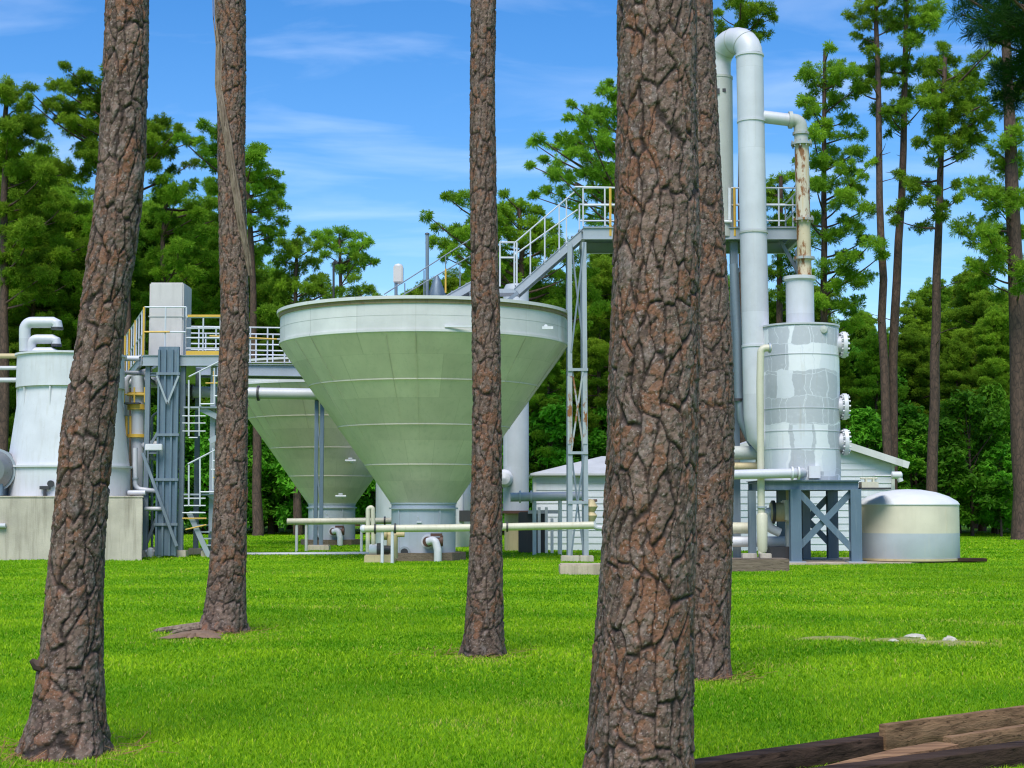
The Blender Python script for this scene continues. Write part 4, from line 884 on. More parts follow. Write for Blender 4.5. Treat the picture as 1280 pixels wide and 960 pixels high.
tag(mb.build('gear_box', M['stack']), 'small pale gear box with a peaked lid behind the tank rim', 'machine')
t = thing('lamp_post', 'thin dark lamp post sticking up behind the left tank rim', 'lamp post', (P(417, 380, 76).x, 76, 0))
MB().tube([P(417, 669, 76), P(417, 328, 76)], .055, 8).build('pole', M['dark'], t); MB().tube([P(417, 330, 76), P(419, 326, 76), P(421, 330, 76)], .09, 8).build('lamp_head', M['dark'], t)

# the shed
Ysd = 58.0
zz = lambda py, Y=Ysd: P(0, py, Y).z
xs0, xs1 = P(668, 640, Ysd).x, P(1110, 640, Ysd).x; xg = P(872, 640, Ysd).x
t = thing('shed', 'white board-sided shed with pale low roof behind the vessels', 'shed', ((xs0 + xs1) / 2, Ysd, 0))
def boards(x0, x1, Y, z1f, mb):
    """lapped boards; z1f(x) gives the top of the wall"""
    z = 0.0; step = .24
    while z < max(z1f(x0), z1f(x1), z1f((x0 + x1) / 2)):
        xs = [x for x in np.linspace(x0, x1, 60) if z1f(x) > z + .02]
        if len(xs) > 1:
            zt1 = lambda x: min(z + step, z1f(x)); a, b_ = xs[0], xs[-1]; n = 12; q = np.linspace(a, b_, n)
            for i in range(n - 1):
                u, w = q[i], q[i + 1]
                mb.add([(u, Y - .030, z), (w, Y - .030, z), (w, Y - .004, zt1(w)), (u, Y - .004, zt1(u)), (u, Y, z), (w, Y, z)], [(0, 1, 2, 3), (0, 4, 5, 1)])
        z += step
ze = zz(592); mbw = MB(); boards(xs0, xg, Ysd, lambda x: ze, mbw); mbw.build('wall', M['siding'], t, sharp=10); mbw = MB()
zgE, zgR = zz(580), zz(580) + (xs1 - xg) / 2 * .33; xm = (xg + xs1) / 2
ftop = lambda x: zgR - abs(x - xm) * .33
Ysg = Ysd - .9
boards(xg, xs1, Ysg, ftop, mbw); wl = mbw.build('wall', M['siding'], t, sharp=10)
mb = MB(); mb.span((xs0, Ysd + .001, 0), (xg, Ysd + 6, ze - .01)); 
mb.add([(xg, Ysg + .001, 0), (xs1, Ysg + .001, 0), (xs1, Ysg + .001, zgE), (xm, Ysg + .001, zgR), (xg, Ysg + .001, zgE), (xg, Ysd + 7, 0), (xs1, Ysd + 7, 0), (xs1, Ysd + 7, zgE), (xm, Ysd + 7, zgR), (xg, Ysd + 7, zgE)],
       [(0, 1, 2, 3, 4), (9, 8, 7, 6, 5), (1, 6, 7, 2), (0, 4, 9, 5)]); mb.build('wall_core', M['siding'], t)
zr_ = ze + 0.72; mb = MB()
mb.add([(xs0 - .15, Ysd - .3, ze), (xg + .4, Ysd - .3, ze), (xg + .4, Ysd + 3, zr_), (xs0 + 2.6, Ysd + 3, zr_), (xs0 - .15, Ysd + 6.3, ze), (xg + .4, Ysd + 6.3, ze),
        (xs0 - .15, Ysd - .3, ze - .07), (xg + .4, Ysd - .3, ze - .07), (xg + .4, Ysd + 6.3, ze - .07), (xs0 - .15, Ysd + 6.3, ze - .07)],
       [(0, 1, 2, 3), (0, 3, 4), (3, 2, 5, 4), (6, 7, 1, 0), (6, 0, 4, 9), (9, 8, 7, 6)]); mb.build('roof', M['roof'], t, sharp=10)
mb = MB(); dz = Vector((0, 0, .1))
for s_ in (-1, 1):
    a = Vector((xm, 0, zgR + .08)); b_ = Vector((xm + s_ * ((xs1 - xg) / 2 + .45), 0, zgE + .08 - .45 * .33))
    y0, y1 = Vector((0, Ysg - .35, 0)), Vector((0, Ysd + 7.3, 0))
    mb.add([a + y0, b_ + y0, b_ + y1, a + y1, a + y0 + dz, b_ + y0 + dz, b_ + y1 + dz, a + y1 + dz], [(0, 1, 2, 3), (7, 6, 5, 4), (0, 4, 5, 1), (1, 5, 6, 2), (2, 6, 7, 3), (3, 7, 4, 0)])
gr = mb.build('gable_roof', M['roof'], t, sharp=10)
mb = MB()
for s_ in (-1, 1):
    a = Vector((xm, Ysg - .38, zgR + .07)); b_ = Vector((xm + s_ * ((xs1 - xg) / 2 + .47), Ysg - .38, zgE + .07 - .45 * .33)); mb.beam(a, b_, .03, .24)
mb.build('barge_board', M['band'], gr)
mb = MB(); mb.span((xs1 - .08, Ysg - .05, 0), (xs1 + .04, Ysg - .032, zgE)); mb.build('corner_board', M['band'], t); mb = MB(); mb.span((xs0 - .04, Ysd - .05, 0), (xs0 + .07, Ysd - .032, ze - .08)); mb.build('corner_board', M['band'], t)
mb = MB(); q = P(1098, 597, Ysg - .6); mb.tube([P(1094, 594.5, Ysg - .5), P(1121, 594.5, Ysg - .5)], .025, 8); mb.lathe([(.05, -.2), (.13, -.18), (.13, .15), (.05, .2)], P(1121, 594, Ysg - .5), 12, 'X'); mb.tube([P(1123, 594, Ysg - .5), P(1126, 602, Ysg - .5)], .1, 10)
mb.tube([P(1094, 594.5, Ysg - .5), P(1094, 594.5, Ysg)], .025, 8); tg = mb.build('wall_tap', M['white'], t)
# tall duct with its bend
Yd = 46.2
rD = S(17, Yd)
t = thing('duct', 'tall thick white duct bent over at the top like a cane', 'duct', (P(946, 550, Yd).x, Yd, 0))
a = P(946.5, 520, Yd); b_ = P(937, 70, Yd); c_ = P(937, 48, Yd)
zc = P(0, 66, Yd).z; Rb = S(17.2 * 1.0, Yd) + rD * .15
sh = [P(946.5 - 9.5 * k / 8, 520 - (520 - 70) * k / 8, Yd) for k in range(9)]
MB().tube([P(975, 560, Yd + .1), P(960, 556, Yd), P(950, 545, Yd)] + sh, rD, 32).build('shaft', M['pipe'], t)
top = sh[-1]; bend = []
BR = S(28, Yd)
dirb = Vector((-0.62, 0.78, 0)).normalized()
for k in range(0, 13):
    an = math.pi * k / 12; bend.append(top + dirb * BR * (1 - math.cos(an)) + Vector((0, 0, BR * math.sin(an) * .92)))
dwn = bend[-1]; bend.append(dwn - Vector((0, 0, .9)))
MB().tube(bend, rD * .985, 32).build('bend', M['pipe'], t)
for py, px in ((152, 939), (291, 942), (70, 937), (433, 945)):
    MB().ring(P(px, py, Yd), rD - .03, rD + .025, .06, 40).build('band', M['pipe' if py != 291 else 'stack'], t)
mb = MB()
for k in (3, 6, 9):
    tn = (bend[k + 1] - bend[k - 1]).normalized(); mb.tube([bend[k] - tn * .012, bend[k] + tn * .012], rD * 1.01, 32)
mb.build('seam', M['stack'], t)
# tall grey column the duct drops into, standing on the high platform
Ye = dwn.y + .05; xe = dwn.x; rE = S(18.5, Ye)
t = thing('scrubber_column', 'dull grey upright column on the high platform behind the duct', 'column', (xe, Ye, zf))
MB().lathe([(rE, zf - .3), (rE, P(0, 100, Ye).z), (rE * 1.03, P(0, 100, Ye).z), (rE * 1.03, P(0, 97, Ye).z), (0, P(0, 96.5, Ye).z)], (xe, Ye, 0), 48).build('shell', M['stack'], t)
mb = MB(); q = P(896, 114, Ye - rE - .01); mb.box(q, (.16, .06, .16)); mb.box(q + Vector((.22, .04, .04)), (.1, .06, .1)); mb.build('lug', M['dark'], t)
mb = MB(); mb.tube([P(912, 235, Ye - rE * .95), P(912, 275, Ye - rE * .95)], .05, 8); mb.tube([P(905, 277, Ye - rE), P(915, 277, Ye - rE)], .04, 8); mb.build('gauge_pipe', M['white'], t)
# rusted side pipe into the patched vessel
Yr = 46.2
t = thing('rusted_pipe', 'rust-streaked white pipe elbowing down from the duct into the patched vessel', 'pipe', (P(1003, 340, Yr).x, Yr, 4))
MB().tube([P(950, 145.5, Yr), P(987, 150, Yr)], S(8, Yr), 20).build('arm', M['pipe'], t)
MB().tube(rpath([P(986, 150, Yr), P(1000, 151.5, Yr), P(1002, 182, Yr)], S(13, Yr), 8), S(8.6, Yr), 20).build('elbow', M['stack'], t)
M['ochre'] = paint('ochre_rusted_paint', (0.560, 0.470, 0.320), (0.46, 0.25, 0.06), 0.95, 0.6, rust=0.5)
MB().tube([P(1002, 180, Yr), P(1004, 275, Yr)], S(9, Yr), 20).build('riser', M['rustpipe'], t)
MB().tube([P(1004, 275, Yr), P(1006, 348, Yr)], S(8.8, Yr), 20).build('lower_riser', M['ochre'], t)
MB().ring(P(988, 150, Yr), 0, S(11, Yr), .10, 24, 'X').build('flange', M['stack'], t)
for py, px in ((167, 1001), (180, 1002), (275, 1004), (323, 1005)):
    f = MB(); f.ring(P(px, py, Yr), 0, S(13.5 if py != 167 else 10.5, Yr), .07, 24)
    if py in (180, 275):
        for k in range(10): an = k * math.pi / 5; f.tube([P(px, py, Yr) + Vector((S(12, Yr) * math.cos(an), S(12, Yr) * math.sin(an), -.1)), P(px, py, Yr) + Vector((S(12, Yr) * math.cos(an), S(12, Yr) * math.sin(an), .1))], .022, 6)
    f.build('flange', M['steel_rust'], t)
# the patched vessel
Yx = 46.0; rX = S(47.5, Yx); qx = P(1001.5, 500, Yx); zx = lambda py: P(0, py, Yx).z
zdk = zx(601)
t = thing('patched_vessel', 'upright vessel with patchwork grey and white skin on a steel stand', 'vessel', (qx.x, Yx, zdk))
MB().lathe([(rX * .99, zdk + .0), (rX, zdk + .15), (rX, zx(412)), (rX * .985, zx(408)), (rX * .5, zx(406)), (0, zx(405.5))], (qx.x, Yx, 0), 64).build('shell', M['patch'], t)
mb = MB()
for py in (446, 512, 540, 562): mb._ring((qx.x, Yx, zx(py)), rX - .02, rX + .012, .022, 64, 'Z')
mb._ring((qx.x, Yx, zx(409)), rX - .05, rX + .03, .05, 64, 'Z'); mb.build('hoop', M['pipe'], t)
xn = P(1000, 380, Yx).x; rN = S(17.5, Yx)
MB().lathe([(rN * 1.02, zx(408)), (rN, zx(400)), (rN, zx(352)), (rN * 1.16, zx(350)), (rN * 1.16, zx(346)), (rN * .9, zx(345.5)), (0, zx(345.5))], (xn, Yx, 0), 40).build('neck', M['pipe'], t)
for py in (432, 509, 553):
    c0 = Vector((qx.x + rX * .93, Yx - rX * .22, zx(py))); mb = MB(); mb.lathe([(S(11, Yx), -.1), (S(11, Yx), S(6, Yx))], c0, 24, 'X')
    n_ = mb.build('manhole', M['pipe'], t); mb = MB(); mb.ring(c0 + Vector((S(7.5, Yx), 0, 0)), 0, S(16.5, Yx), .11, 28, 'X')
    for k in range(14): an = 2 * math.pi * k / 14; p_ = c0 + Vector((S(7.5, Yx), S(14, Yx) * math.cos(an), S(14, Yx) * math.sin(an))); mb.tube([p_ + Vector((-.1, 0, 0)), p_ + Vector((.12, 0, 0))], .03, 6)
    mb.build('cover', M['white'], n_)
mb = MB(); q = P(1029, 412, Yx - rX * .85); mb.lathe([(0, -.12), (.10, -.1), (.13, 0), (.08, .1)], q, 14, 'Y'); mb.build('nozzle', M['stack'], t)
mb = MB(); q = P(1018, 590, Yx - rX - .05); mb.box(q, (.32, .12, .34)); mb.build('junction_box', M['white'], t)
# steel stand
Yn, Ym = Yx - 1.35, Yx + 1.35
t = thing('vessel_stand', 'blue-grey steel stand with X bracing under the patched vessel', 'stand', (P(1030, 700, Yn).x, Yx, 0))
lx0, lx1 = P(994, 650, Yn).x, P(1069, 650, Yn).x
for x, y in ((lx0, Yn), (lx1, Yn), (lx0 + .1, Ym), (lx1 - .1, Ym)):
    MB().ibeam((x, y, .03), (x, y, zdk - .25), .30, .30, .03).build('leg', M['steel_blue'], t)
    MB().box((x, y, .03), (.5, .5, .06)).build('base_plate', M['steel_light'], t)
xd0 = P(953, 600, Yn).x; mb = MB()
for y in (Yn, Ym): mb.ibeam((xd0, y, zdk - .15), (lx1 + .1, y, zdk - .15), .2, .26, .03)
for x in (xd0 + .1, lx1, (xd0 + lx1) / 2): mb.ibeam((x, Yn + .1, zdk - .16), (x, Ym - .1, zdk - .16), .2, .24, .03)
mb.build('beam', M['steel_blue'], t)
MB().span((xd0 - .05, Yn - .12, zdk - .02), (lx1 + .15, Ym + .1, zdk)).build('deck', M['steel'], t)
for s_ in (0, 1):
    for y in (Yn + .04 - .08 * s_, Ym):
        MB().beam((lx0 + .1 if s_ == 0 else lx1 - .1, y, .45 if s_ == 0 else .4), (lx1 - .1 if s_ == 0 else lx0 + .1, y, zdk - .35), .05, .17).build('brace', M['steel_blue'], t)
a = P(1076, 609.5, Yn); b_ = P(1113, 609.5, Yn); MB().span((lx1 + .15, Yn - .1, a.z - .05), (b_.x, Yn + .8, a.z)).build('shelf', M['dark'], t)
q = P(1088, 604, Yn); mb = MB(); mb.span((q.x - .22, Yn + .1, a.z), (q.x + .25, Yn + .5, a.z + .16)); mb.tube([(q.x - .24, Yn + .2, a.z + .26), (q.x + .24, Yn + .2, a.z + .26)], .03, 6); mb.span((q.x - .1, Yn + .15, a.z + .16), (q.x - .05, Yn + .3, a.z + .28)); mb.span((q.x + .1, Yn + .15, a.z + .16), (q.x + .15, Yn + .3, a.z + .28))
tag(mb.build('shelf_valve', M['cream']), 'small cream valve block on the shelf right of the vessel stand', 'valve')
# pipes, pump and post left of the stand
Yj = Yn - .25
pipe('drain_pipe', 'cream drain pipe hugging the left side of the patched vessel', [P(964, 435, Yj), P(951, 435, Yj), P(950, 480, Yj), P(952, 692, Yj)], 4.6, Yj, 'cream', rad=.16, flanges=[(P(952, 634, Yj), 'Z'), (P(962, 435, Yj), 'X')])
tag(MB().tube([P(952.5, 641, Yj), P(952.5, 644, Yj), P(953, 686, Yj), P(953, 690, Yj)], [S(5, Yj), S(7, Yj), S(6.2, Yj), S(5, Yj)], 18).build('pipe_sleeve', M['cream']), 'thick cream sleeve around the foot of the drain pipe', 'sleeve')
pipe('outlet_pipe', 'white pipe leaving the vessel base level towards the pines', [P(840, 595, Yj - .3), P(992, 591.5, Yj - .3), P(1004, 591, Yj + .6)], 6, Yj - .3, flanges=[(P(990, 591.5, Yj - .3), 'X'), (P(998, 591.5, Yj - .2), 'X')], rad=.12, fm='white')
MBp = [(870, 948, 566, 8.5, 'stack', 'wide grey pipe, upper of those behind the drain pipe'), (870, 947, 583, 5, 'tan', 'tan lagged pipe just above the white outlet pipe'), (870, 938, 660, 7, 'cream', 'cream pipe stub low beside the half hidden pine'), (870, 985, 677, 6.5, 'white', 'white pipe lying lowest behind the timber curb')]
for (x0_, x1_, py, r, mt, lb) in MBp:
    pipe('process_pipe', lb, [P(x0_, py, Yx + .6), P(x1_, py, Yx + .6)], r, Yx + .6, mt, flanges=[(P(x1_ - 1, py, Yx + .6), 'X')], fm=mt)
t = thing('pump_unit', 'cream square pump housing under the vessel stand deck', 'pump', (P(975, 660, Yx - .5).x, Yx - .5, 0))
MB().span(P(982, 652, Yx - .9), P(994, 625, Yx - .1)).build('gear_case', M['cream'], t, .04)
MB().lathe([(.27, -.32), (.27, .2), (.18, .3)], P(977, 640, Yx - .5), 24, 'X').build('housing', M['tan'], t)
MB().lathe([(.33, -.08), (.33, 0)], P(968, 640, Yx - .5), 24, 'X').build('flange', M['dark'], t)
MB().tube(rpath([P(966, 640, Yx - .5), P(958, 640, Yx - .5), P(962, 660, Yx - .5), P(975, 666, Yx - .5)], .15), .13, 14).build('volute', M['white'], t)
MB().tube([P(985, 610, Yx - .5), P(985, 626, Yx - .5)], .06, 8).build('feed_pipe', M['tan'], t)
MB().span((P(960, 690, Yx - .5).x, Yx - .8, 0), (P(990, 690, Yx - .5).x, Yx - .1, .45)).build('plinth', M['dark'], t)
MB().span((P(982, 652, Yx - .5).x, Yx - .6, .4), (P(992, 652, Yx - .5).x, Yx - .4, P(0, 652, Yx - .5).z)).build('leg', M['stack'], t)
t = thing('conduit', 'dark grey cable conduit sweeping down behind the half hidden pine', 'conduit', (P(920, 450, Yd + .6).x, Yd + .6, 2))
cpts = [P(917, 330, Yd + .5), P(922, 420, Yd + .5), P(923, 490, Yd + .5), P(927, 525, Yd + .5), P(938, 550, Yd + .5), P(952, 572, Yd + .5)]
MB().tube(cpts, S(5.5, Yd), 12).build('tube', M['steel'], t); MB().tube([q + Vector((.2, -.1, 0)) for q in cpts[1:]], .05, 8).build('cable', M['dark'], t)
MB().ring(P(922, 500, Yd + .5), 0, S(7, Yd), .08, 20).build('clamp', M['dark'], t)
q = P(940, 650, Yn + .6); tag(MB().ibeam((q.x, Yn + .6, 0), (q.x, Yn + .6, zdk - .3), .2, .26).build('steel_post', M['steel']), 'single grey steel post beside the cream drain pipe', 'post')
# slab, timber curb
xs_, xe_ = P(895, 705, Yn).x, P(1232, 702, 45).x
tag(MB().add([(xs_, Yn - .7, -.1), (P(1075, 708, 43).x, Yn - .7, -.1), (xe_, Yx - .2, -.1), (xe_, Yx + 3, -.1), (xs_, Yx + 3, -.1)] + [(xs_, Yn - .7, .03), (P(1075, 708, 43).x, Yn - .7, .03), (xe_, Yx - .2, .03), (xe_, Yx + 3, .03), (xs_, Yx + 3, .03)],
     [(4, 3, 2, 1, 0), (5, 6, 7, 8, 9), (0, 1, 6, 5), (1, 2, 7, 6), (2, 3, 8, 7), (3, 4, 9, 8), (4, 0, 5, 9)]).build('concrete_slab', M['slab']), kind='structure')
yk = GY(714); q0, q1 = P(860, 714, yk), P(987, 711, yk)
tag(MB().span((q0.x, yk, -.05), (q1.x, yk + .9, .30)).build('timber_curb', M['wood_grey'], None, .02), 'grey timber curb along the slab beside the half hidden pine', 'curb')
for (px, w) in ((936, .36), (956, .28)): q = P(px, 699, yk + .5); tag(MB().box((q.x, yk + .45, .36), (w, .3, .12)).build('concrete_block', M['concrete'], None, .01), 'small concrete block on the timber curb, %s' % ('left of the drain pipe foot' if px == 936 else 'under the drain pipe foot'), 'block')
q = P(1211, 700, 45.6); tag(MB().box((q.x, 45.6, .07), (.9, .5, .09)).build('timber_board', M['wood_dark'], None, .01), 'flat dark board on the slab right of the round tank', 'board')
# the round tank
Yo = 46.2; qo = P(1136, 690, Yo); rO = S(61.5, Yo); zo = lambda py: P(0, py, Yo - rO).z
t = thing('round_tank', 'squat round tank, cream above and grey below, with a domed lid', 'tank', (qo.x, Yo, .03))
MB().lathe([(rO * .985, .05), (rO, .09), (rO, zo(667))], (qo.x, Yo, 0), 72).build('lower_shell', M['tank_grey'], t)
MB().lathe([(rO, zo(667)), (rO, zo(634)), (rO * .995, zo(631))], (qo.x, Yo, 0), 72).build('upper_shell', M['tank_cream'], t)
zl = zo(630); zt2 = P(0, 611.5, Yo).z
MB().lathe([(rO * 1.012, zl - .03), (rO * 1.012, zl + .0), (rO * .97, zl + .08), (rO * .8, zl + (zt2 - zl) * .52), (rO * .55, zl + (zt2 - zl) * .80), (rO * .25, zl + (zt2 - zl) * .97), (0, zt2)], (qo.x, Yo, 0), 72).build('lid', M['tank_top'], t)
mb = MB(); mb._ring((qo.x, Yo, .08), rO - .03, rO + .02, .06, 72, 'Z'); mb.build('base_ring', M['tan'], t)
mb = MB()
for an in (-1.0,): mb.box((qo.x + (rO + .001) * math.cos(an), Yo + (rO + .001) * math.sin(an), zo(650)), (.012, .012, zo(636) - zo(666)), an)
mb.build('seam', M['tank_cream'], t)

# ------------------------------------------------------------------ near timbers, stones, bare soil
def log(name, p0, p1, w, h, mat, label, seed, cat='timber', taper=None, grp='old timbers by the lawn edge'):
    """a sawn beam with worn, uneven faces from p0 to p1 (centres of the bottom edge)"""
    rg = random.Random(seed); p0, p1 = Vector(p0), Vector(p1); d = (p1 - p0); Ln = d.length; d.normalize(); x = d.cross(Vector((0, 0, 1))).normalized(); up = x.cross(d)
    n = max(8, int(Ln / .12)); ring_ = [(-.5, .03), (-.47, 0), (.47, 0), (.5, .03), (.5, .5), (.5, .96), (.47, 1), (0, 1.0), (-.47, 1), (-.5, .96), (-.5, .5)]; m = len(ring_)
    vs_, fs_ = [], []
    for i in range(n + 1):
        f = i / n; q = p0.lerp(p1, f); k = 1.0 if taper is None else taper(f)
        for (a, b_) in ring_:
            vs_.append(q + x * (a * w * (.6 + .4 * k) + rg.uniform(-.002, .002)) + up * (b_ * h * k + rg.uniform(-.0018, .0018)))
    fs_ = [(i * m + j, i * m + (j + 1) % m, (i + 1) * m + (j + 1) % m, (i + 1) * m + j) for i in range(n) for j in range(m)] + [tuple(range(m - 1, -1, -1)), tuple(n * m + j for j in range(m))]
    o = MB().add(vs_, fs_); c0 = (p0 + p1) / 2
    me_o = o.build(name, M[mat], None, sharp=40)
    return tag(me_o, label, cat, grp)
y1 = GY(955); y2 = GY(940)
pa, pb = P(820, 966, y1), P(1112, 930, y2 + .25); pa.z = -.02; pb.z = -.02
ya_, yb_ = y1 + .05, y2 + .5
def ptz(px, Y, z): q = P(px, 900, Y); return Vector((q.x, Y, z))
def htop(px, py, Y): return P(px, py, Y).z
log('timber', ptz(812, 9.12, -.03), ptz(1112, 10.52, -.03), .15, .16, 'wood_dark', 'long dark square timber running out from the thickest pine', 1)
log('plank', ptz(1103, 10.36, .045), ptz(1420, 12.2, .045), .055, .160, 'wood', 'upright brown plank with a clean sawn end, highest of the timbers', 2)
log('plank', ptz(1183, 10.28, .030), ptz(1420, 11.75, .030), .06, .108, 'wood', 'shorter brown plank lapped in front of the highest plank', 3)
log('split_board', ptz(1016, 9.42, .055), ptz(1184, 10.12, .085), .17, .04, 'wood_split', 'splintered reddish board leaning between the dark timbers', 4, taper=lambda f: .2 + .8 * min(1, f * 1.5))
log('timber', ptz(990, 9.10, -.05), ptz(1420, 10.95, -.05), .16, .155, 'wood_dark', 'front dark timber with grass growing before it', 5)
rg = random.Random(9)
def stone(px, py, sx, sy, sz, label):
    Y = GY(py); q = P(px, py, Y); rr = random.Random(px); vs_, fs_ = [], []
    mb = MB(); prof = [(0.001, 0), (.9, .02), (1.0, .3), (.75, .75), (.3, 1.0), (0.0, 1.02)]; n = 11
    mb.lathe(prof, (0, 0, 0), n); mb.v = [Vector((v.x * sx * (1 + rr.uniform(-.25, .25)), v.y * sy * (1 + rr.uniform(-.25, .25)), v.z * sz * (1 + rr.uniform(-.2, .2)))) + Vector((q.x, Y, -.01)) for v in mb.v]
    tag(mb.build('stone', M['stone'], None, sharp=25), label, 'stone', 'pale stones on the lawn')
stone(1144, 796, .13, .09, .045, 'long pale stone lying flat in the grass, farthest of the stones'); stone(1154, 799, .04, .04, .035, 'tiny pale stone touching the long flat stone')
stone(1187, 801, .09, .08, .06, 'rounded pale stone on a bare patch, rightmost of the stones'); stone(1117, 801, .06, .05, .03, 'small pale stone left of the long flat stone')
def patch(name, px, py, wx, wy, mat, label, seed, z=.014):
    Y = GY(py); q = P(px, py, Y); rr = random.Random(seed); n = 40; vs_ = [(q.x, Y, z + .012)]
    for ringk in (.5, 1.0):
        for k in range(n):
            a = 2 * math.pi * k / n; w = max(.15, .85 + .35 * math.sin(3 * a + seed) + .3 * math.sin(7 * a + seed * 2) + rr.uniform(-.2, .2))
            vs_.append((q.x + wx * ringk * w * math.cos(a), Y + wy * ringk * w * math.sin(a), z + (.012 if ringk < 1 else -.03)))
    fs_ = [(0, 1 + k, 1 + (k + 1) % n) for k in range(n)] + [(1 + k, 1 + n + k, 1 + n + (k + 1) % n, 1 + (k + 1) % n) for k in range(n)]
    return tag(MB().add(vs_, fs_).build(name, M[mat], None, sharp=60), label, None, None, 'stuff')
patch('dry_ground', 1190, 803, .5, .3, 'drygrass', 'dry worn ground around the pale stones', 7, .0)
patch('dry_ground', 1130, 799, .4, .25, 'drygrass', 'dry worn streak left of the rounded pale stone', 5, .0)
patch('dry_ground', 1040, 797, .45, .2, 'drygrass', 'dry yellowish streak of worn lawn left of all the stones', 4, .0)
patch('bare_soil', 245, 794, .34, .55, 'dirt', 'bare reddish soil around the foot of the vine-wrapped pine', 3, .03)

# ------------------------------------------------------------------ trees
def needle_tufts(cen, dirs, size, n, rng, width=0.055):
    """radiating needle sprays: (verts, tris, per-vertex tint)"""
    m = len(cen); d = rng.normal(size=(m, n, 3)); d /= np.linalg.norm(d, axis=2, keepdims=True)
    d = d + dirs[:, None, :] * 0.4; d /= np.linalg.norm(d, axis=2, keepdims=True)
    ln = size[:, None] * (0.65 + 0.5 * rng.random((m, n)))
    sd = np.cross(d, rng.normal(size=(m, n, 3))); sd /= np.linalg.norm(sd, axis=2, keepdims=True)
    b = cen[:, None, :] + d * (ln * 0.05)[..., None]; w = width * (0.7 + .6 * rng.random((m, n)))
    mid = cen[:, None, :] + d * (ln * 0.62)[..., None]
    tip = cen[:, None, :] + d * ln[..., None]; tip[..., 2] -= 0.06 * ln
    V = np.stack([b, mid - sd * w[..., None], tip, mid + sd * w[..., None]], 2).reshape(-1, 3)
    Q = np.arange(m * n * 4)
    return V, Q
def crown_obj(parts, parent, mat, rng, name='crown', width=.055):
    """parts: list of (centres, directions, sizes, needles, tint)"""
    Vs, Ts = [], []
    for cen, dirs, size, n, tint in parts:
        V, Q = needle_tufts(cen, dirs, size, n, rng, width); Vs.append(V)
        tt = np.repeat(np.clip(tint[:, None] + 0.22 * (rng.random((len(cen), n)) - .5), 0, 1).ravel(), 4); Ts.append(tt)
    V = np.concatenate(Vs); T = np.concatenate(Ts)
    return link(name, np_mesh(name, V - np.array(origin(parent))[None], np.arange(len(V)), 4, {'tint': ('FLOAT', T)}, False), M[mat], parent)
def clump(c, r, rng, dens=1.0, flat=0.62):
    """tuft centres filling a flattened clump of radius r"""
    n = max(7, int(54 * dens * (r / .9) ** 2)); u = rng.normal(size=(n, 3)); u /= np.linalg.norm(u, axis=1, keepdims=True)
    rad = r * rng.random(n) ** 0.45; p = np.array(c)[None] + u * rad[:, None] * np.array([1, 1, flat])[None]
    d = u * .7 + np.array([0, 0, .75])[None]; d /= np.linalg.norm(d, axis=1, keepdims=True)
    return p, d
def limb(mb, a, b, r0, rng, sag=.12, r1=.02):
    a, b = Vector(a), Vector(b); L = (b - a).length; m = a.lerp(b, .5) + Vector((rng.normal() * .07 * L, rng.normal() * .07 * L, -sag * L * .5 + rng.normal() * .05 * L))
    pts = [(a * (1 - t) ** 2 + m * 2 * t * (1 - t) + b * t * t) for t in (0, .25, .5, .75, 1)]
    mb.tube(pts, [r0 + (r1 - r0) * t for t in (0, .25, .5, .75, 1)], 5, False); return pts
def tree_root(base, label, cat='tree', group=None, name='pine_tree'):
    return thing(name, label, cat, base, group)
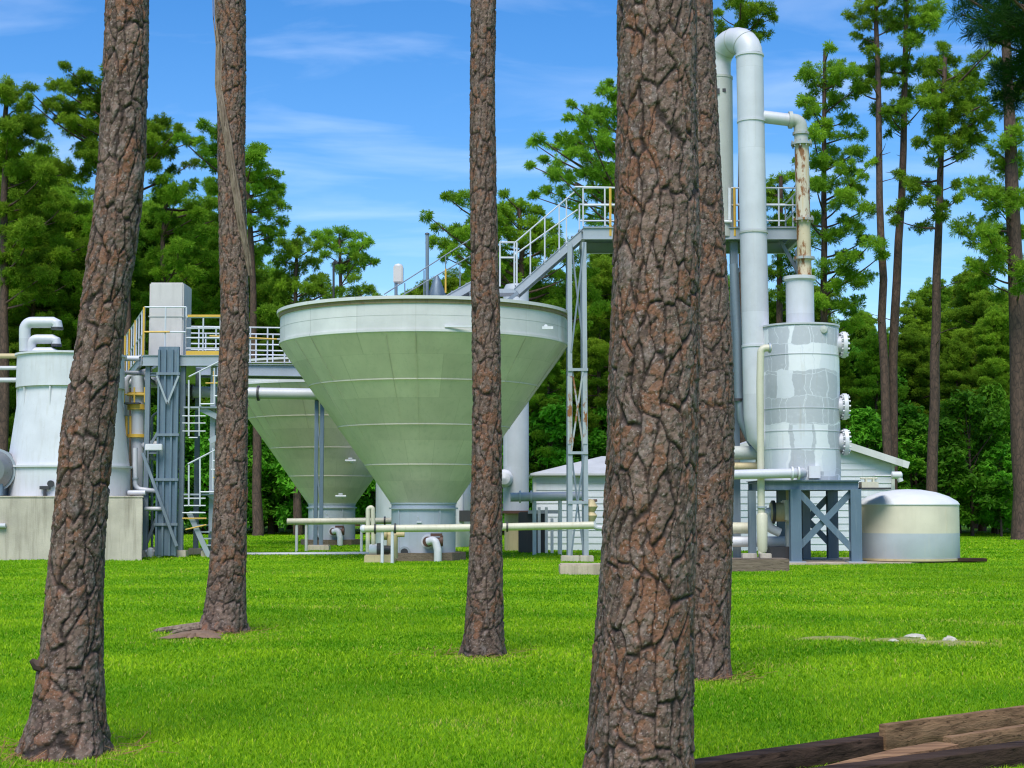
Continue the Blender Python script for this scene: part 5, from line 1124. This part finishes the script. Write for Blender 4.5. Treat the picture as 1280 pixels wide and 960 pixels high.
def shaped_pine(pts, wpx, Y, blobs, label, seed, dens=1.15, group='pines standing before the woodland', depth=1.0, needles=38, size=.29, deadlimbs=0, width=.0175, tone=0.0, mat='needles'):
    """a pine whose stem follows the picture rows pts=(px, py) and whose crown fills the clumps blobs=(px, py, rpx)"""
    rng = np.random.default_rng(seed)
    w = [P(px, py, Y) for px, py in pts]; w.sort(key=lambda v: v.z)
    if w[0].z > 0: w.insert(0, Vector((w[0].x, Y, -.1)))
    w[0].z = -.1; base = Vector((w[0].x, Y, 0)); t = tree_root(base, label, group=group)
    r0 = S(wpx, Y) / 2; mb = MB(); n = len(w); H = w[-1].z
    dense = [w[0]]
    for a, b in zip(w, w[1:]):
        k = max(1, int((b.z - a.z) / 2.0)); dense += [a.lerp(b, (i + 1) / k) + Vector((rng.normal() * .03, rng.normal() * .05, 0)) for i in range(k)]
    rs = [max(.05, r0 * (1.22 * math.exp(-max(v.z, 0) / .6) * .25 + 1.0 - .62 * (max(v.z, 0) / H) ** 1.4)) for v in dense]
    mb.tube(dense, rs, 10); zsd = np.array([v.z for v in dense]); xsd = np.array([v.x for v in dense])
    tr = mb.build('trunk', M['bark_far'], t, sharp=80)
    lm = MB(); parts = []
    for (px, py, rp) in blobs:
        c = P(px, py, Y); r = S(rp, Y) * 1.1; off = c.x - float(np.interp(c.z, zsd, xsd))
        dy = rng.normal() * (0.5 + .45 * abs(off) + .6 * r) * depth; c.y += dy
        hz = math.hypot(off, dy); za = min(max(c.z - hz * rng.uniform(.25, .6), 1.5), H - .1)
        a = Vector((float(np.interp(za, zsd, xsd)), Y, za)); pts_ = limb(lm, a, c, min(.09, .03 + .013 * hz), rng)
        tint0 = tone + .28 + .4 * rng.random()
        k = max(1, int(r / .55))
        for i in range(k + 1):
            f = rng.random(); cc = np.array(c) + rng.normal(size=3) * r * .45 * (1 if i else 0) * np.array([1, 1, .6]); rr_ = r * (.95 if i == 0 else .5)
            p, d = clump(cc, rr_, rng, dens * (.8 if i == 0 else 1.0))
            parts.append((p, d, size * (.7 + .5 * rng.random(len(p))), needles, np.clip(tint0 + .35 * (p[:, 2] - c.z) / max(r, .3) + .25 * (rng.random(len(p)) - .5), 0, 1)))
        if hz > 1.5:
            for q in pts_[2:4]:
                p, d = clump(np.array(q) + rng.normal(size=3) * .3, .4, rng, dens); parts.append((p, d, size * (.7 + .4 * rng.random(len(p))), needles, np.full(len(p), tint0 - .1)))
    for k in range(deadlimbs):
        za = H * rng.uniform(.35, .7); a = Vector((float(np.interp(za, zsd, xsd)), Y, za)); an = rng.random() * 6.28; Lr = rng.uniform(.5, 1.6); limb(lm, a, a + Vector((math.cos(an) * Lr, math.sin(an) * Lr, .3)), .03, rng, 0, .01)
    if lm.v: lm.build('limbs', M['bark_far'], t, sharp=80)
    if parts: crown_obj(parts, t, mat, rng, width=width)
    return t
def wild_pine(seed, H=24.0, start=.45, Rc=3.4, label='pine', dens=1.0, needles=30, size=.33):
    """a free-grown pine built at the origin, to be copied"""
    rng = np.random.default_rng(seed); t = tree_root((0, 0, 0), label)
    mb = MB(); lx, ly = rng.normal() * .02, rng.normal() * .02; ax = lambda z: Vector((lx * z + .12 * math.sin(z * .35 + seed), ly * z + .12 * math.cos(z * .3 + seed), z))
    zs_ = np.linspace(-.1, H, 14); mb.tube([ax(z) for z in zs_], [max(.04, .27 * (1 - .8 * (max(z, 0) / H) ** 1.3) + .1 * math.exp(-max(z, 0) / .5)) for z in zs_], 9); mb.build('trunk', M['bark_far'], t, sharp=80)
    lm = MB(); parts = []; z = H * start; az = rng.random() * 6
    while z < H - .3:
        f = (z - H * start) / (H * (1 - start)); L = Rc * (1 - f) ** .6 * (.45 + .75 * rng.random()) * (.65 + .35 * min(1, f * 5)); az += 2.4 + rng.normal() * .5
        a = ax(z); rise = L * rng.uniform(-.05, .45); b = a + Vector((math.cos(az) * L, math.sin(az) * L, rise))
        pts_ = limb(lm, a, b, .03 + .016 * L, rng); tint0 = .25 + .5 * rng.random()
        cs = [(b, .75 + .3 * rng.random())] + [(pts_[3] + Vector(rng.normal(size=3) * .45), .65), (pts_[2] + Vector(rng.normal(size=3) * .45), .5)] + [(b + Vector((rng.normal() * .8, rng.normal() * .8, .2 * rng.normal())), .6) for _ in range(2)]
        for c, r in cs:
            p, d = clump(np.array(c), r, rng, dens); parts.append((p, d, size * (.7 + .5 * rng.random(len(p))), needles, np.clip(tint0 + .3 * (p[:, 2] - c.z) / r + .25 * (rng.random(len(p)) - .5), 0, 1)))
        z += rng.uniform(.25, .5) * H / 24
    p, d = clump(np.array(ax(H)), .9, rng, dens, 1.0); parts.append((p, d, np.full(len(p), size), needles, rng.random(len(p)) * .5 + .3))
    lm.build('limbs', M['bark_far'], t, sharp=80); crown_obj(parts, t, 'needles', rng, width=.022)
    return t
def leaf_cards(cen, nrm, sz, rng):
    n = len(cen); u = np.cross(nrm, rng.normal(size=(n, 3))); u /= np.linalg.norm(u, axis=1, keepdims=True); v = np.cross(nrm, u)
    L = sz[:, None]; fold = nrm * L * .18
    return np.stack([cen - u * L, cen - v * L * .42 + fold * 0, cen + u * L - nrm * L * .25, cen + v * L * .42], 1).reshape(-1, 3)
def broad_tree(seed, H=6.0, Rc=2.6, label='bush', leaves=9000, lsz=.17, name='leafy_tree', cat='tree', tone=.45, lobes=13, low=.12):
    """a leafy understorey tree built at the origin: stems, limbs and separate leaves on many twig sprays"""
    rng = np.random.default_rng(seed); t = tree_root((0, 0, 0), label, cat, name=name)
    mb = MB(); lm = MB(); mb.tube([(0, 0, -.1), (.05, .03, H * .25), (.0, .1, H * .6), (.1, 0, H * .92)], [.10, .085, .05, .015], 7); mb.build('trunk', M['bark_far'], t, sharp=80)
    C_, Nn, S_, T_ = [], [], [], []; per_lobe = leaves // lobes
    for i in range(lobes):
        f = (i + .5) / lobes; zc = H * (low + (.93 - low) * f); wz = math.sin(math.pi * min(1, .18 + .80 * f)) ** .7; an = i * 2.4 + rng.normal() * .4
        rr = Rc * wz * rng.uniform(.3, .75); c = np.array([math.cos(an) * rr, math.sin(an) * rr, zc]); lr = Rc * rng.uniform(.34, .52) * (.65 + .35 * wz)
        pts_ = limb(lm, (0.02, .03, zc * .65), c, .035, rng, -.1, .008); tone_l = tone + .3 * (rng.random() - .5)
        nt_ = 26; u = rng.normal(size=(nt_, 3)); u /= np.linalg.norm(u, axis=1, keepdims=True)
        tips = c + u * lr * np.array([1, 1, .75]) * (.45 + .55 * rng.random((nt_, 1)))
        k = per_lobe // nt_
        for q, uu in zip(tips, u):
            s = rng.random((k, 1)); pos = q + rng.normal(size=(k, 3)) * lr * .17 * np.array([1, 1, .55]) - uu * s * lr * .25
            nr = uu * .35 + np.array([0, 0, .9]) + rng.normal(size=(k, 3)) * .5; nr /= np.linalg.norm(nr, axis=1, keepdims=True)
            C_.append(pos); Nn.append(nr); S_.append(lsz * (.6 + .7 * rng.random(k))); T_.append(np.clip(tone_l + .3 * (rng.random(k) - .5) + .18 * (rng.random() - .5), 0, 1))
    lm.build('limbs', M['bark_far'], t, sharp=80)
    cen, nr, sz, tt = np.concatenate(C_), np.concatenate(Nn), np.concatenate(S_), np.concatenate(T_)
    V = leaf_cards(cen, nr, sz, rng); link('crown', np_mesh('crown', V, np.arange(len(V)), 4, {'tint': ('FLOAT', np.repeat(tt, 4))}, False), M['leaves'], t)
    return t

# pines whose outline the photograph shows
shaped_pine([(1032, 664), (1031, 400), (1030, 200), (1031, 62)], 11, 84, [(1032, 66, 9), (1018, 80, 13), (1040, 86, 15), (1008, 98, 15), (1056, 100, 16), (1030, 106, 22), (1012, 122, 14), (1066, 118, 10), (1000, 132, 8), (1046, 128, 18), (1010, 150, 11), (1060, 150, 15), (1030, 160, 16), (1072, 168, 13), (1008, 178, 14), (1042, 186, 18), (1064, 195, 16), (1022, 205, 16), (1000, 212, 10), (1052, 218, 18), (1078, 215, 8), (1030, 232, 16), (1066, 240, 14), (1010, 240, 12), (1046, 255, 16), (1074, 268, 16), (1022, 268, 14), (1000, 275, 12), (1060, 285, 16), (1036, 295, 15), (1084, 298, 12), (1012, 305, 14), (1070, 318, 14), (1050, 330, 14), (1086, 330, 10), (1028, 335, 13), (1010, 345, 13), (1066, 350, 14), (1040, 362, 13), (1052, 385, 14), (1075, 375, 12), (1020, 380, 14), (1062, 405, 14)],
            'slender pine just right of the rusted pipe, crown clad from tip to low branches', 101)
shaped_pine([(1112, 664), (1110, 590), (1104, 400), (1100, 250), (1098, 120), (1096, 20), (1095, -60)], 12, 82, [(1085, 12, 18), (1066, 14, 9), (1104, 20, 14), (1078, 30, 12), (1074, 42, 8), (1095, 48, 13), (1116, 34, 14), (1088, 70, 9), (1112, 66, 14), (1084, 108, 7), (1104, 96, 10), (1080, 100, 8), (1094, -20, 25), (1070, -30, 20), (1120, -10, 22)],
            'bare-stemmed tall pine, left one of the close pair right of the patched vessel', 102, deadlimbs=6)
shaped_pine([(1114, 664), (1115, 560), (1119, 400), (1127, 250), (1131, 120), (1133, 20), (1135, -60)], 13, 83, [(1134, 14, 22), (1156, 22, 18), (1148, 46, 18), (1120, 30, 14), (1130, 62, 16), (1108, 76, 12), (1122, 86, 16), (1148, 84, 16), (1100, 66, 9), (1114, 106, 14), (1140, 112, 16), (1110, 128, 12), (1126, 132, 14), (1148, 138, 12), (1104, 146, 8), (1124, 152, 9), (1118, 262, 7), (1126, 258, 8), (1120, -20, 25), (1150, -20, 25)],
            'tall leaning pine, right one of the close pair right of the patched vessel', 103, deadlimbs=6)
shaped_pine([(1164, 664), (1167, 500), (1171, 350), (1174, 220), (1178, 120), (1182, 72)], 14, 80, [(1186, 54, 12), (1200, 64, 14), (1172, 70, 14), (1216, 82, 14), (1160, 88, 12), (1188, 86, 17), (1204, 102, 18), (1172, 106, 16), (1226, 108, 14), (1150, 116, 12), (1190, 122, 20), (1214, 128, 18), (1236, 134, 12), (1166, 134, 16), (1148, 142, 12), (1200, 148, 18), (1182, 152, 18), (1224, 152, 14), (1158, 160, 14), (1238, 160, 8), (1206, 168, 17), (1172, 172, 16), (1190, 182, 15), (1220, 178, 12), (1150, 178, 12), (1160, 192, 12), (1140, 204, 9), (1146, 222, 8), (1138, 240, 9), (1148, 262, 8), (1192, 232, 9), (1184, 250, 8), (1198, 250, 7), (1154, 250, 7), (1130, 268, 6), (1206, 196, 9), (1226, 74, 8)],
            'pine with a broad layered crown over a clean stem, behind the round tank', 104, deadlimbs=5)
shaped_pine([(1279, 668), (1276, 560), (1270, 400), (1266, 250), (1262, 120), (1258, 40), (1256, -40)], 24, 76, [(1264, 170, 12), (1252, 182, 15), (1276, 178, 16), (1238, 188, 10), (1268, 198, 18), (1286, 200, 20), (1250, 206, 12), (1232, 230, 12), (1216, 236, 11), (1246, 240, 14), (1264, 246, 16), (1282, 250, 18), (1206, 230, 7), (1222, 252, 10), (1240, 268, 13), (1214, 276, 14), (1262, 282, 14), (1200, 288, 10), (1228, 292, 15), (1280, 290, 18), (1246, 302, 13), (1208, 306, 12), (1224, 318, 14), (1262, 318, 15), (1240, 332, 13), (1278, 330, 16), (1208, 334, 10), (1256, 348, 13), (1230, 350, 12), (1290, 100, 16), (1284, 120, 12), (1274, 148, 9)],
            'thick rough pine at the right picture edge with a clear upper stem', 105, dens=1.0)
shaped_pine([(930, 664), (928, 300), (927, 60), (926, -70)], 14, 88, [(905, 8, 12), (898, 18, 8), (918, 14, 13), (936, 24, 14), (952, 26, 11), (926, 36, 10), (944, 40, 10), (962, 28, 6), (940, 56, 6), (950, 8, 10), (925, -8, 18), (950, -20, 18), (900, -20, 16)],
            'pine whose crown tip shows above the duct bend', 106)
shaped_pine([(808, 664), (806, 350), (804, 200), (806, 60)], 16, 78, [(760, 104, 7), (750, 118, 10), (764, 122, 10), (738, 130, 9), (752, 138, 11), (716, 124, 5), (730, 150, 11), (712, 158, 8), (746, 158, 12), (764, 152, 12), (722, 166, 10), (706, 170, 10), (692, 166, 9), (680, 176, 9), (738, 176, 13), (758, 176, 13), (668, 184, 7), (690, 188, 11), (708, 190, 13), (726, 194, 13), (748, 198, 14), (672, 194, 7), (664, 192, 5), (720, 210, 11), (738, 214, 13), (756, 218, 14), (704, 204, 9), (764, 232, 12), (712, 234, 8), (728, 232, 8), (694, 238, 8), (682, 240, 6), (668, 240, 6), (742, 236, 8), (790, 110, 20), (830, 120, 22), (860, 160, 20), (850, 210, 22), (800, 180, 22), (890, 230, 12), (800, 80, 18), (806, 52, 18), (822, 66, 20), (838, 92, 20), (812, 36, 12)],
            'pine reaching flat layered boughs left from behind the thickest trunk', 107, dens=1.0)
shaped_pine([(652, 664), (652, 420), (650, 260)], 14, 82, [(562, 262, 7), (576, 256, 9), (588, 262, 12), (548, 278, 8), (566, 276, 12), (538, 282, 7), (556, 292, 11), (574, 292, 13), (548, 306, 10), (562, 312, 11), (584, 308, 13), (600, 290, 12), (556, 326, 8), (572, 328, 10), (630, 246, 9), (642, 254, 12), (626, 268, 13), (656, 260, 13), (670, 262, 12), (684, 268, 11), (640, 276, 16), (660, 282, 16), (678, 286, 16), (694, 284, 10), (628, 296, 14), (650, 302, 17), (670, 308, 17), (690, 308, 15), (706, 300, 12), (612, 308, 14), (636, 322, 16), (660, 330, 17), (682, 334, 17), (702, 330, 15), (720, 318, 12), (600, 330, 12), (624, 344, 14), (650, 354, 16), (674, 360, 16), (698, 358, 15), (720, 346, 14), (738, 330, 12), (740, 360, 14), (716, 380, 15), (690, 386, 15), (744, 390, 14), (664, 388, 14)],
            'wide bushy pine behind the access stair', 108, dens=1.1)
shaped_pine([(972, 664), (974, 400), (976, 220)], 12, 90, [(976, 222, 10), (964, 228, 12), (990, 232, 12), (958, 240, 10), (976, 242, 14), (996, 248, 12), (964, 256, 13), (984, 262, 13), (998, 270, 11), (970, 276, 13), (988, 288, 13), (964, 296, 12), (980, 306, 13), (998, 302, 11), (972, 322, 13), (990, 328, 13), (964, 340, 12), (982, 348, 13), (998, 352, 12), (976, 368, 13), (994, 378, 13), (1010, 392, 13), (985, 400, 13)],
            'green pine crown seen between the duct and the rusted pipe', 109)
shaped_pine([(4, 664), (5, 400), (6, 250), (8, 110)], 14, 84, [(8, 106, 12), (-6, 116, 16), (20, 118, 13), (10, 128, 16), (30, 136, 14), (44, 142, 10), (-4, 146, 16), (22, 150, 17), (40, 158, 13), (6, 168, 18), (30, 174, 17), (54, 170, 10), (14, 192, 18), (38, 196, 16), (58, 192, 13), (72, 206, 9), (-4, 206, 16), (24, 214, 18), (50, 218, 16), (70, 226, 13), (10, 236, 16), (36, 240, 17), (60, 246, 16), (82, 246, 11), (0, 262, 16), (26, 266, 17), (52, 270, 17), (76, 272, 14), (94, 266, 9), (12, 290, 16), (40, 296, 17), (66, 298, 17), (90, 296, 13), (24, 318, 16), (54, 324, 17), (82, 322, 14), (4, 322, 14), (36, 346, 16), (68, 350, 16), (14, 352, 14), (92, 350, 13)],
            'large full pine crown at the left picture edge', 110, dens=1.7)
shaped_pine([(160, 664), (158, 350), (156, 110)], 14, 86, [(92, 96, 8), (80, 104, 9), (98, 110, 11), (112, 102, 11), (66, 116, 8), (84, 120, 12), (104, 126, 14), (122, 118, 12), (58, 130, 8), (74, 136, 11), (92, 142, 13), (112, 146, 14), (62, 148, 7), (82, 158, 11), (102, 164, 12), (122, 168, 13), (96, 182, 10), (114, 188, 13), (70, 168, 7), (126, 206, 12), (108, 212, 9), (194, 146, 8), (206, 152, 10), (220, 160, 10), (198, 166, 11), (214, 174, 11), (232, 172, 9), (190, 184, 10), (206, 190, 11), (226, 188, 9), (240, 182, 6), (196, 206, 8), (150, 110, 16), (140, 90, 14), (160, 140, 18), (170, 180, 16)],
            'pine crown showing on both sides of the leaning trunk', 111, dens=1.6)
shaped_pine([(210, 664), (205, 440), (204, 300), (210, 230)], 11, 88, [(214, 232, 11), (232, 226, 12), (248, 234, 13), (200, 246, 13), (220, 250, 15), (240, 254, 15), (260, 250, 13), (192, 266, 12), (210, 272, 14), (232, 276, 15), (254, 274, 14), (270, 268, 10), (198, 292, 13), (220, 296, 14), (246, 298, 15), (266, 296, 12), (196, 316, 12), (216, 322, 12), (240, 322, 13), (262, 322, 13), (200, 342, 11), (250, 346, 13)],
            'pine with a clear dark stem above the pale head box', 112, dens=1.5)
shaped_pine([(322, 664), (318, 420), (312, 250), (300, 180)], 12, 86, [(262, 166, 9), (274, 172, 10), (250, 180, 8), (264, 186, 11), (248, 198, 9), (262, 204, 11), (320, 190, 9), (332, 194, 10), (312, 200, 10), (326, 208, 13), (342, 214, 8), (314, 222, 13), (332, 228, 12), (346, 228, 6), (322, 242, 12), (338, 248, 12), (352, 254, 8), (314, 258, 11), (332, 266, 12), (348, 272, 9), (318, 280, 11), (334, 288, 11), (346, 290, 7), (326, 304, 11), (316, 318, 10), (256, 222, 10), (268, 228, 10), (290, 170, 12), (290, 210, 14)],
            'pine with rounded clumped crown behind the vine-wrapped trunk', 113, dens=1.5)
shaped_pine([(424, 664), (426, 420), (425, 300)], 9, 90, [(398, 298, 7), (410, 292, 9), (424, 290, 10), (438, 294, 10), (450, 302, 9), (462, 310, 8), (404, 306, 9), (420, 304, 10), (440, 308, 10), (456, 318, 8), (466, 322, 5), (410, 322, 6), (428, 330, 6), (446, 322, 7)],
            'flat-topped umbrella pine left of the siren box', 114, dens=1.1)
shaped_pine([(372, 664), (370, 420), (372, 300)], 10, 87, [(373, 290, 6), (366, 302, 10), (382, 304, 10), (394, 312, 10), (356, 310, 9), (372, 318, 13), (390, 326, 13), (352, 326, 11), (370, 336, 14), (392, 344, 14), (346, 342, 11), (362, 354, 14), (384, 362, 15), (406, 356, 10), (340, 358, 11), (356, 374, 14), (380, 382, 15), (402, 378, 14), (336, 380, 13), (350, 396, 14), (374, 402, 15), (428, 372, 12), (446, 350, 9), (460, 346, 8), (442, 366, 12), (464, 366, 11), (420, 388, 13), (456, 382, 12), (476, 380, 8), (470, 396, 10)],
            'dense mid-green pine just left of the lamp post', 115, dens=1.15)
# near bough hanging into the top right corner, from a tree standing outside the frame
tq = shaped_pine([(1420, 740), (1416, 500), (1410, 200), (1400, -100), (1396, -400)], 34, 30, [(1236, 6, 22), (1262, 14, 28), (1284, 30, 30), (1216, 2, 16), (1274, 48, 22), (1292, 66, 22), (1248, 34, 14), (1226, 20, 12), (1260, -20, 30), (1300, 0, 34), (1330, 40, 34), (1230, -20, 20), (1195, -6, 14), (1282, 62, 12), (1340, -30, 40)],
            'dark near bough hanging into the top right corner of the view', 116, dens=4.0, group='pines standing before the woodland', depth=.8, needles=26, size=.22, width=.006, tone=-.3, mat='needles_shaded')  # lowered tone and darker needles paint the bough's shade

# woodland behind: free-grown pines and leafy understorey trees, copied
rgF = random.Random(77)
def place(proto, used, px, Y, top, label, group, Hm, wide=1.0):
    k = max(.25, (P(px, top, Y).z) / Hm); loc = (P(px, 600, Y).x, Y, 0); rz = rgF.uniform(0, 6.28)
    if proto.name not in used:
        used.add(proto.name); proto.location = loc; proto.rotation_euler.z = rz; proto.scale = (k * wide, k * wide, k); proto['label'] = label; proto['group'] = group; return proto
    return dup(proto, loc, rz, (k * wide, k * wide, k), label, group)
used = set()
pines = [wild_pine(200 + i, 24.0, (.30, .38, .22, .42, .34, .18)[i], (3.6, 3.2, 3.9, 3.0, 3.4, 4.0)[i], dens=.9) for i in range(6)]
bushes = [broad_tree(300 + i, 7.0, (2.5, 2.9, 2.2, 3.1)[i], leaves=(7000, 8500, 6500, 9000)[i], tone=(.45, .35, .55, .3)[i]) for i in range(4)]
def topline(px):
    xs = [-60, 0, 100, 200, 300, 340, 380, 480, 540, 640, 760, 860, 960, 1060, 1140, 1210, 1290, 1360]
    ys = [170, 190, 215, 268, 290, 325, 370, 392, 350, 340, 320, 330, 350, 385, 388, 352, 350, 340]
    return float(np.interp(px, xs, ys))
GP = 'pines massed in the woodland'; GB = 'leafy trees along the woodland edge'
def zone(px):
    if px < 165: return 'behind the cooling tower'
    if px < 345: return 'behind the steel platform'
    if px < 640: return 'behind the cone tanks'
    if px < 960: return 'between the steel trestle and the duct'
    if px < 1130: return 'behind the patched vessel'
    return 'behind the round tank'
i = 0
for Y, stp, dt in ((93, 46, 0), (101, 50, -22), (112, 54, -40), (126, 58, -30)):
    px = -70 + (Y % 7) * 5
    while px < 1350:
        jit = rgF.uniform(-12, 12); tp = topline(px + jit) + rgF.uniform(-12, 55) + (18 if Y < 95 else 0) - (0 if Y < 95 else dt * -.15)
        place(pines[i % 6], used, px + jit, Y + rgF.uniform(-2.5, 2.5), tp, 'one of the massed green pines %s' % zone(px), GP, 24.0, 1.12); i += 1; px += stp * rgF.uniform(.8, 1.2)
for Y, stp, lo, hi in ((90, 42, 470, 560), (96, 46, 420, 520), (104, 52, 375, 480)):
    px = -60 + (Y % 5) * 7
    while px < 1345:
        tp = rgF.uniform(lo, hi)
        place(bushes[i % 4], used, px + rgF.uniform(-10, 10), Y + rgF.uniform(-1.5, 1.5), tp, 'leafy understorey tree in the woodland %s' % zone(px), GB, 7.0, rgF.uniform(.85, 1.05) * (1.0 if tp > 480 else .75)); i += 1; px += stp * rgF.uniform(.8, 1.25)
for (px, tp, Y, k, lb) in ((1214, 487, 85, 3, 'bright green leafy tree with a rounded top right of the round tank'), (1186, 548, 84, 0, 'small leafy tree low behind the lid of the round tank'), (1250, 548, 84, 2, 'leafy sapling between the bright rounded tree and the thick right-hand pine'), (1085, 505, 85, 1, 'leafy tree with arching boughs right of the patched vessel manholes'), (1140, 520, 85, 2, 'leafy tree between the paired stems and the clean-stemmed pine')):
    o = dup(bushes[k], (P(px, 600, Y).x, Y, 0), rgF.uniform(0, 6.28), (P(px, tp, Y).z / 7.0 * 1.0,) * 3, lb, 'single leafy trees in front of the woodland')
